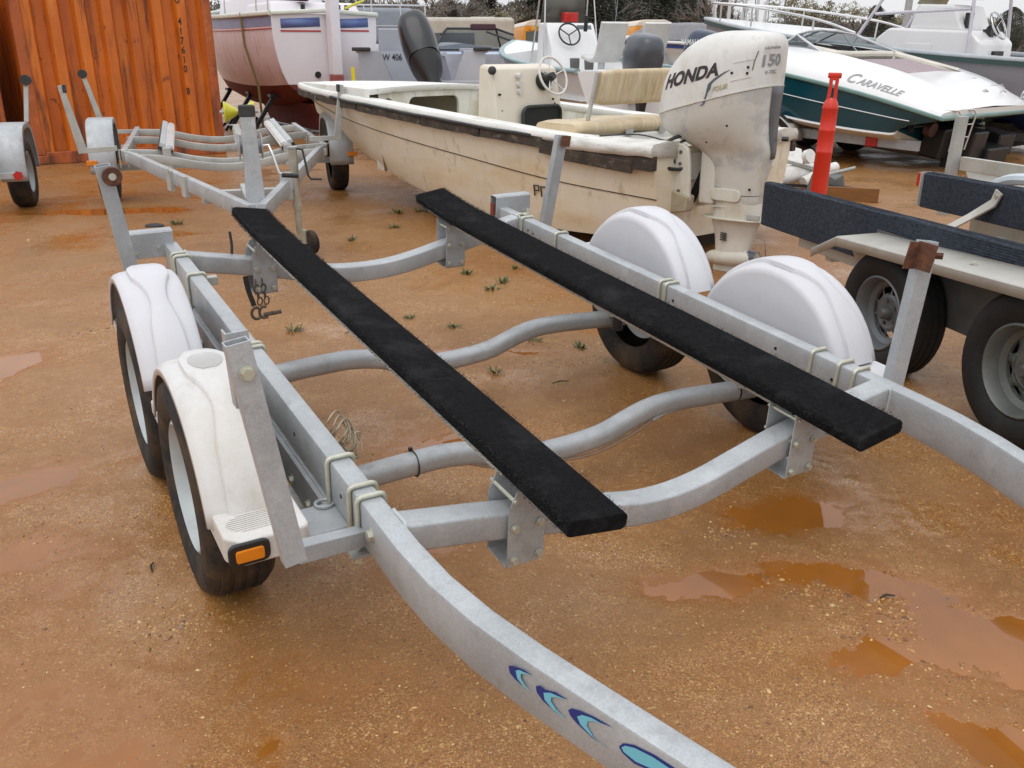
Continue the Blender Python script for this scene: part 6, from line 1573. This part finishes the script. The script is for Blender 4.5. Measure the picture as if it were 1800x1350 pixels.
# ------------------------------------------------------------------ clutter between the boats and the trees
def make_mid():
    w = M_['gel_white']
    # cuddy boat with grey canvas behind the sloop
    F = Frame((-2.9, 21.0, .6), (-.3, .95))
    t = thing('cabin_boat', F.M, 'white cabin boat with grey canvas hood and rails behind the sloop', 'boat')
    hull(t, 5.5, 1.15, .9, w, mat('lilac hull bottom', (.40,.36,.40), .5), bow=.3, rub=mat('teal rub', (.15,.33,.33), .4))
    build('canvas_hood', MB().loft([[V((x*1.0, y, 1.0)) for x, y in ((-1, .3), (1, .3), (1, 2.4), (-1, 2.4))], [V((x*.9, y, 1.75)) for x, y in ((-1, .5), (1, .5), (1, 2.2), (-1, 2.2))]]), mat('blue grey canvas', (.24,.26,.29), .8), t, bevel=.1, seg=3)
    r = MB()
    for z in (1.35, 1.78): r.tube([(-1.1, .1, z), (1.1, .1, z)], .02, 6)
    for x in (-1.05, -.3, .5, 1.05): r.tube([(x, .1, .9), (x, .1, 1.78)], .018, 6)
    build('rail', r, M_['chrome'], t); build('cabin_window', MB().box((.1, -.02, .68), (1.3, .04, .30)), M_['black'], t)
    F = Frame((-.35, 17.4, .45), (-.25, .97))
    t = thing('runabout_boat', F.M, 'pale grey runabout with tall framed windscreen beside the black tilted outboard', 'boat')
    hull(t, 4.6, .95, .95, mat('pale lilac grey hull', (.46,.46,.50), .4), M_['cream'], bow=.2)
    A = [V((-.85, 1.2, 1.0)), V((-.7, 2.2, 1.02)), V((.7, 2.2, 1.02)), V((.85, 1.2, 1.0))]; B = [V((-.72, 1.3, 1.30)), V((-.5, 1.85, 1.42)), V((.5, 1.85, 1.42)), V((.72, 1.3, 1.30))]
    ws = build('windscreen_frame', MB().tube(A, .018, 6).tube(B, .022, 6).tube([A[1], B[1]], .018, 6).tube([A[2], B[2]], .018, 6), M_['black'], t)
    for i in range(3): build('pane', MB().add([A[i], A[i+1], B[i+1], B[i]], [(0,1,2,3)]), M_['pane'], ws, solid=.005)
    build('dash_pad', MB().box((.25, 1.9, 1.45), (.5, .2, .12)), mat('maroon pad', (.06,.02,.025), .7), t, bevel=.03)
    build('boom', MB().tube([(.3, 1.8, 1.36), (1.8, .6, .75)], .02, 6), M_['soft_black'], t)
    F = Frame((.35, 18.2, .35), (-.9, .4))
    t = thing('runabout_boat', F.M, 'white and powder blue boat with navy side stripe behind the console of the skiff', 'boat')
    hull(t, 3.6, .85, .85, w, w, bow=.15, stripe=mat('navy stripe', (.02,.045,.12), .4), rub=mat('powder blue trim', (.30,.40,.58), .4))
    build('cover', MB().loft([[V((x*.75, y, .88)) for x, y in ((-1, .3), (1, .3), (1, 3.0), (-1, 3.0))], [V((x*.45, y, 1.08)) for x, y in ((-1, .5), (1, .5), (1, 2.6), (-1, 2.6))]]), mat('pale blue cover', (.42,.50,.64), .7), t, bevel=.05)
    # camper shell far behind
    t = thing('camper_trailer', T(-2.6, 34, 0) @ Rz(.1), 'beige camper trailer far behind the black outboard', 'camper')
    build('body', MB().box((0, 0, 1.55), (5.2, 2.2, 1.9)), mat('beige siding', (.45,.42,.36), .6), t, bevel=.15, seg=3); build('window', MB().box((.5, -1.105, 1.75), (1.4, .03, .5)), mat('dim window', (.10,.10,.10), .2), t); build('stripe', MB().box((0, -1.107, 1.35), (5.0, .02, .12)), mat('brown stripe', (.2,.14,.1), .6), t)
    for x in (-.5, .5): build('tyre', MB().cyl((x, -1.05, .33), (x, -.85, .33), .33, 18), M_['rubber'], t)
    # grey windscreen boat right of the white outboard, blue trimmed
    F = Frame((6.6, 19.5, .8), (-.8, .6)); t = thing('cabin_boat', F.M, 'white boat with grey canvas cover behind the windscreen of the teal runabout', 'boat')
    hull(t, 5.5, 1.1, .75, w, w, bow=.2, stripe=mat('mid blue stripe', (.05,.10,.34), .4))
    build('canvas_cover', MB().loft([[V((x*1.0, y, .82)) for x, y in ((-1, 2.6), (1, 2.6), (1, 4.6), (-.9, 4.6))], [V((x*.8, y, 1.22)) for x, y in ((-1, 2.8), (1, 2.8), (1, 4.0), (-.9, 4.0))]]), mat('grey canvas', (.25,.25,.26), .8), t, bevel=.08)
make_mid()
def make_bus(M, label):
    y = mat('school bus yellow', (.70,.30,.012), .4, 0, .05, 2)
    t = thing('school_bus', M, label, 'bus', 'school buses parked before the trees')
    b = build('body', MB().loft([[V((x, yy, z)) for x, yy in ((-w_, 0), (w_, 0), (w_, 9), (-w_, 9))] for z, w_ in ((.6, 1.2), (2.5, 1.2), (2.85, 1.08), (3.02, .75))]), y, t, bevel=.06)
    build('roof', MB().loft([[V((x, yy, z)) for x, yy in ((-w_, -.02), (w_, -.02), (w_, 9.02), (-w_, 9.02))] for z, w_ in ((2.70, 1.17), (2.92, 1.02), (3.06, .6))]), mat('bus white roof', (.62,.58,.50), .5), t, bevel=.06)
    build('bonnet', MB().loft([[V((x, yy, z)) for x, yy in ((-1.0, -1.6), (1.0, -1.6), (1.1, 0), (-1.1, 0))] for z in (.6, 1.55)]), y, t, bevel=.12, seg=3)
    build('windscreen', MB().box((0, -.02, 2.05), (2.1, .05, .75)), mat('bus glass', (.09,.10,.10), .15), t)
    build('sign_board', MB().box((0, -.04, 2.60), (1.5, .06, .22)), mat('sign yellow', (.62,.36,.02), .5), t)
    text('lettering', 'SCHOOL BUS', .17, basis((0, -.075, 2.60), (1, 0, 0), (0, 0, 1)), M_['black'], t, bold=.004)
    for x in (-.85, .85): build('warning_lamp', MB().cyl((x, -.03, 2.60), (x, -.08, 2.60), .09, 12), M_['amber'], t)
    build('grille', MB().box((0, -1.61, 1.05), (1.2, .04, .5)), M_['black'], t)
    for x in (-1.05, 1.05):
        for yy in (-.8, 6.2): build('tyre', MB().cyl((x-.12, yy, .48), (x+.12, yy, .48), .48, 20), M_['rubber'], t)
    return t
make_bus(T(-1.55, 51, 0) @ Rz(.10), 'yellow school bus facing the camera behind the pale runabout')
make_bus(T(1.85, 56, 0) @ Rz(.10), 'yellow school bus left of the white console boat')
make_bus(T(8.3, 56, 0) @ Rz(.10), 'yellow school bus behind the seats of the white console boat')
# ------------------------------------------------------------------ masts, pylons, poles
def tube_thing(name, label, cat, parts, group=None, at_=(0, 0, 0)):
    t = thing(name, T(at_), label, cat, group)
    for nm, mb, m in parts: build(nm, mb, m, t)
    return t
msts = [(1262, 24, 'pale mast with a raked shroud just left of the white outboard', -.10), (1277, 26, 'slim pale mast nearest above the white outboard crown', .02), (1292, 27, 'pair of stays crossing above the white outboard', .14), (1328, 30, 'thick pale mast right above the white outboard', .0), (1336, 33, 'thin leaning mast right of the thick mast', .08)]
for px, Y, lb, lean in msts:
    p = D(px, 60, Y); 
    tube_thing('mast', lb, 'mast', [('pole', MB().cyl((0, 0, 1.0), (lean*7, 0, 8.5), .05, 8, .035), M_['chrome']), ('shroud', MB().tube([(.9, 0, 1.0), (lean*6, 0, 8.0)], .014, 5), M_['grey_trim']), ('foot', MB().box((0, 0, .5), (.5, .5, 1.0)), M_['gel_white'])], 'sail boat masts in the yard', (p.x, Y, 0))
def pylon(px, Y, H, W_, label):
    p = D(px, 60, Y); st = mat('grey lattice steel', (.30,.31,.32), .6)
    t = thing('power_pylon', T(p.x, Y, 0), label, 'pylon')
    lg = MB(); n = 9
    P = lambda s, q, k: V((s*W_*(1-.82*k/n), q*W_*(1-.82*k/n), H*k/n))
    for s in (-1, 1):
        for q in (-1, 1): lg.tube([P(s, q, k) for k in range(n+1)], .07, 4)
    build('leg', lg, st, t)
    br = MB()
    for k in range(n):
        for s in (-1, 1):
            br.tube([P(-1, s, k), P(1, s, k+1)], .03, 4); br.tube([P(1, s, k), P(-1, s, k+1)], .03, 4); br.tube([P(s, -1, k), P(s, 1, k+1)], .03, 4)
    o = build('bracing', br, st, t); o['kind'] = 'stuff'
    for z in (.78, .90, 1.0): build('cross_arm', MB().bar((-W_*1.1, 0, H*z), (W_*1.1, 0, H*z), .2, .2), st, t)
    return p.x, Y, H
pylon(1105, 190, 34, 3.6, 'lattice power pylon standing among the trees behind the white console')
p = D(1590, 60, 95)
t = thing('utility_pole', T(p.x, 95, 0), 'tall grey steel pole with short arms right of the bare trees', 'pole')
build('shaft', MB().cyl((0, 0, 0), (0, 0, 26), .38, 10, .2), mat('grey pole', (.34,.36,.38), .6), t)
for z in (8.6, 10.6, 4.5): build('cross_arm', MB().tube([(-1.4, 0, z+.4), (0, 0, z), (1.4, 0, z+.4)], .07, 6), M_['grey_trim'], t)
# ------------------------------------------------------------------ trees
M_['bark'] = mat('grey brown bark', (.115,.095,.08), .9, 0, .25, 3)
M_['twig'] = mat('bare grey twigs', (.17,.15,.135), .9, 0, .25, .8)
M_['bud'] = mat('early spring buds', (.20,.185,.115), .9, 0, .3, .6)
M_['pine'] = mat('haze greyed pine needles', (.070,.077,.060), .85, 0, .35, .5)  # needle colour raised towards grey to paint in distance haze
M_['cedar'] = mat('haze greyed cedar', (.10,.10,.080), .85, 0, .3, .5)  # foliage greyed in its base colour to stand for haze
def tree_meshes(kind, seed):
    rnd = random.Random(seed); tr = MB(); lf = MB(); H = 12.0
    if kind in ('pine', 'cedar'):
        tr.tube([(0, 0, 0), (.1, 0, H*.5), (0, .1, H*.95)], [.26, .17, .04], 7)
        for i in range(12000):
            k = rnd.random(); z = H*(.10+.90*k) if kind == 'cedar' else H*(.2+.8*k)
            R = (2.9*(1-k)**.6+.35) if kind == 'cedar' else 3.0*sin(pi*min(1, .12+.88*k))**.7+.2
            lobe = .72+.45*noise.noise(V((cos(i*2.4)*1.3, sin(i*2.4)*1.3, z*.45+seed)))
            a = i*2.39996; r = R*lobe*sqrt(rnd.uniform(.15, 1)); c = V((r*cos(a), r*sin(a), z-r*.12)); s = rnd.uniform(.09, .22)
            d = V((rnd.gauss(0, 1), rnd.gauss(0, 1), rnd.gauss(0, .8))).normalized(); e = d.orthogonal().normalized()*s*.5
            lf.add([c-e, c+e, c+d*s], [(0,1,2)])
        return tr, lf
    def grow(p, d, L, r, lv):
        q = p+d*L; m = (p+q)/2+V((rnd.gauss(0, .05), rnd.gauss(0, .05), 0))*L
        if lv < 4: tr.tube([p, m, q], [r*1.35, r*1.15, r*.95], 5 if lv < 2 else 3, cap=False)
        else:
            w = d.orthogonal().normalized()*r*3.2; lf.add([p-w, p+w, q], [(0,1,2)])
        if lv >= 6:
            if kind == 'bud':
                for _ in range(3):
                    c = q+V((rnd.gauss(0, .18), rnd.gauss(0, .18), rnd.gauss(0, .18))); s = rnd.uniform(.12, .24); u = V((rnd.gauss(0, 1), rnd.gauss(0, 1), rnd.gauss(0, 1))).normalized()*s; v = u.orthogonal().normalized()*s
                    lf.add([c-u, c+v, c+u], [(0,1,2)])
            return
        n = 2 if lv < 1 else rnd.choice((2, 3, 3))
        for k in range(n):
            sp = .50 if kind == 'bud' else .38
            nd = (d+V((rnd.gauss(0, sp), rnd.gauss(0, sp), rnd.gauss(.06, .22)))).normalized()
            if nd.z < -.1: nd.z = .1
            grow(q if k or lv < 1 else p.lerp(q, .8), nd, L*rnd.uniform(.66, .86), r*.62, lv+1)
    grow(V((0, 0, 0)), V((0, 0, 1)), 3.0, .22, 0)
    return tr, lf
TV = {}
def plant_tree(kind, var, x, y, h, label):
    wd = {'bud': 1.4, 'cedar': 2.0, 'pine': 1.9, 'bare': 1.15}[kind]
    key = (kind, var)
    nm = {'pine': 'pine_tree', 'cedar': 'cedar_tree', 'bare': 'bare_tree', 'bud': 'budding_tree'}[kind]
    lm = {'pine': M_['pine'], 'cedar': M_['cedar'], 'bare': M_['twig'], 'bud': M_['bud']}[kind]
    t = thing(nm, T(x, y, -.1) @ Rz(x*3.7+y) @ Mx.Diagonal((h/12*wd, h/12*wd, h/12, 1)), label, 'tree', 'trees along the back of the yard')
    if key not in TV:
        a, b = tree_meshes(kind, 40+var*7+len(kind))
        TV[key] = (build('trunk', a, M_['bark'], t, merge=False), build('crown', b, lm, t, merge=False))
    else:
        for o in TV[key]: c = o.copy(); COL.objects.link(c); c.parent = t
def make_trees():
    rnd = random.Random(21)
    row = [(705, 72, 'bare', 9.5), (722, 66, 'bare', 8), (745, 74, 'bare', 11), (768, 78, 'bare', 10), (790, 84, 'cedar', 8), (812, 80, 'bare', 10), (838, 86, 'cedar', 8.8), (858, 90, 'cedar', 9.6), (880, 84, 'bud', 7.5), (902, 88, 'bare', 9), (918, 92, 'bud', 9.5),
           (940, 92, 'cedar', 11), (962, 96, 'pine', 12), (985, 92, 'cedar', 11.5), (1010, 98, 'pine', 12), (1035, 94, 'cedar', 11.5), (1060, 96, 'pine', 12.5), (1085, 92, 'bare', 11), (1108, 95, 'pine', 12.5), (1132, 92, 'cedar', 12.2), (1158, 96, 'pine', 13.5), (1182, 94, 'pine', 12.6), (1205, 90, 'cedar', 10.5), (1228, 92, 'cedar', 9),
           (1240, 70, 'bare', 10), (1256, 78, 'bare', 9.5), (1270, 86, 'cedar', 8.2), (1298, 82, 'bare', 8), (1318, 92, 'bare', 8), (1385, 76, 'bud', 9.2), (1410, 86, 'bud', 8.6), (1480, 84, 'bud', 9.6), (1500, 90, 'bud', 8.8), (1535, 88, 'cedar', 7.6), (1558, 92, 'cedar', 6.8), (1578, 90, 'bud', 6.6), (1605, 94, 'bud', 8.2), (1632, 96, 'bud', 8.0), (1660, 92, 'cedar', 7), (1772, 86, 'pine', 7.2), (1795, 90, 'bud', 7.4), (1740, 98, 'bud', 7)]
    # a second rank further back fills the gaps
    for i, (px, Y, k, h) in enumerate(row):
        Y *= 2.05; p = D(px, 70, Y); near = 'left of the white console boat' if px < 960 else 'behind the white console boat' if px < 1230 else 'behind the masts' if px < 1370 else 'beyond the bow of the teal runabout' if px < 1650 else 'beyond the grey console boat'
        kd = {'pine': 'dark pine tree', 'cedar': 'haze greyed cedar', 'bare': 'bare leafless tree', 'bud': 'budding spring tree'}[k]
        seen = sum(1 for q in row[:i] if q[2] == k)
        nth = ['first', 'second', 'third', 'fourth', 'fifth', 'sixth', 'seventh', 'eighth', 'ninth', 'tenth', 'eleventh', 'twelfth', 'thirteenth', 'fourteenth'][min(seen, 13)]
        plant_tree(k, i % 3, p.x, Y, h*1.2, '%s %s, %s of these from the left' % (kd, near, nth))
    wood = MB(); rnd = random.Random(8)
    for i in range(95000):
        x = rnd.uniform(-150, 190); y = 222+rnd.uniform(0, 30); hh = 9.2+3.0*noise.noise(V((x*.06, 0, 4)))+1.6*noise.noise(V((x*.22, 1, 4)))
        hh += 4.4 if 6 < x < 46 else (2.4 if x < 6 else -2.0)
        z = hh*rnd.random()**.8; s = rnd.uniform(.35, 1.0); c = V((x, y, z)); d = V((rnd.gauss(0, 1), rnd.gauss(0, .6), rnd.gauss(0, 1.4))).normalized(); e = d.orthogonal().normalized()*s*.35
        wood.add([c-e, c+e, c+d*s*1.4], [(0,1,2)])
    o = build('far_wood', wood, mat('mist paled far wood', (.125,.115,.10), .95, 0, .4, .12, [((.06,.07,.05), .1, .5, .62, None, .7)]), merge=False); o['kind'] = 'stuff'  # base colour lightened to paint in mist that is not modelled
    tag(o, 'far off wood in mist paled grey brown closing the view behind the yard', 'wood')
make_trees()
bpy.context.view_layer.update()
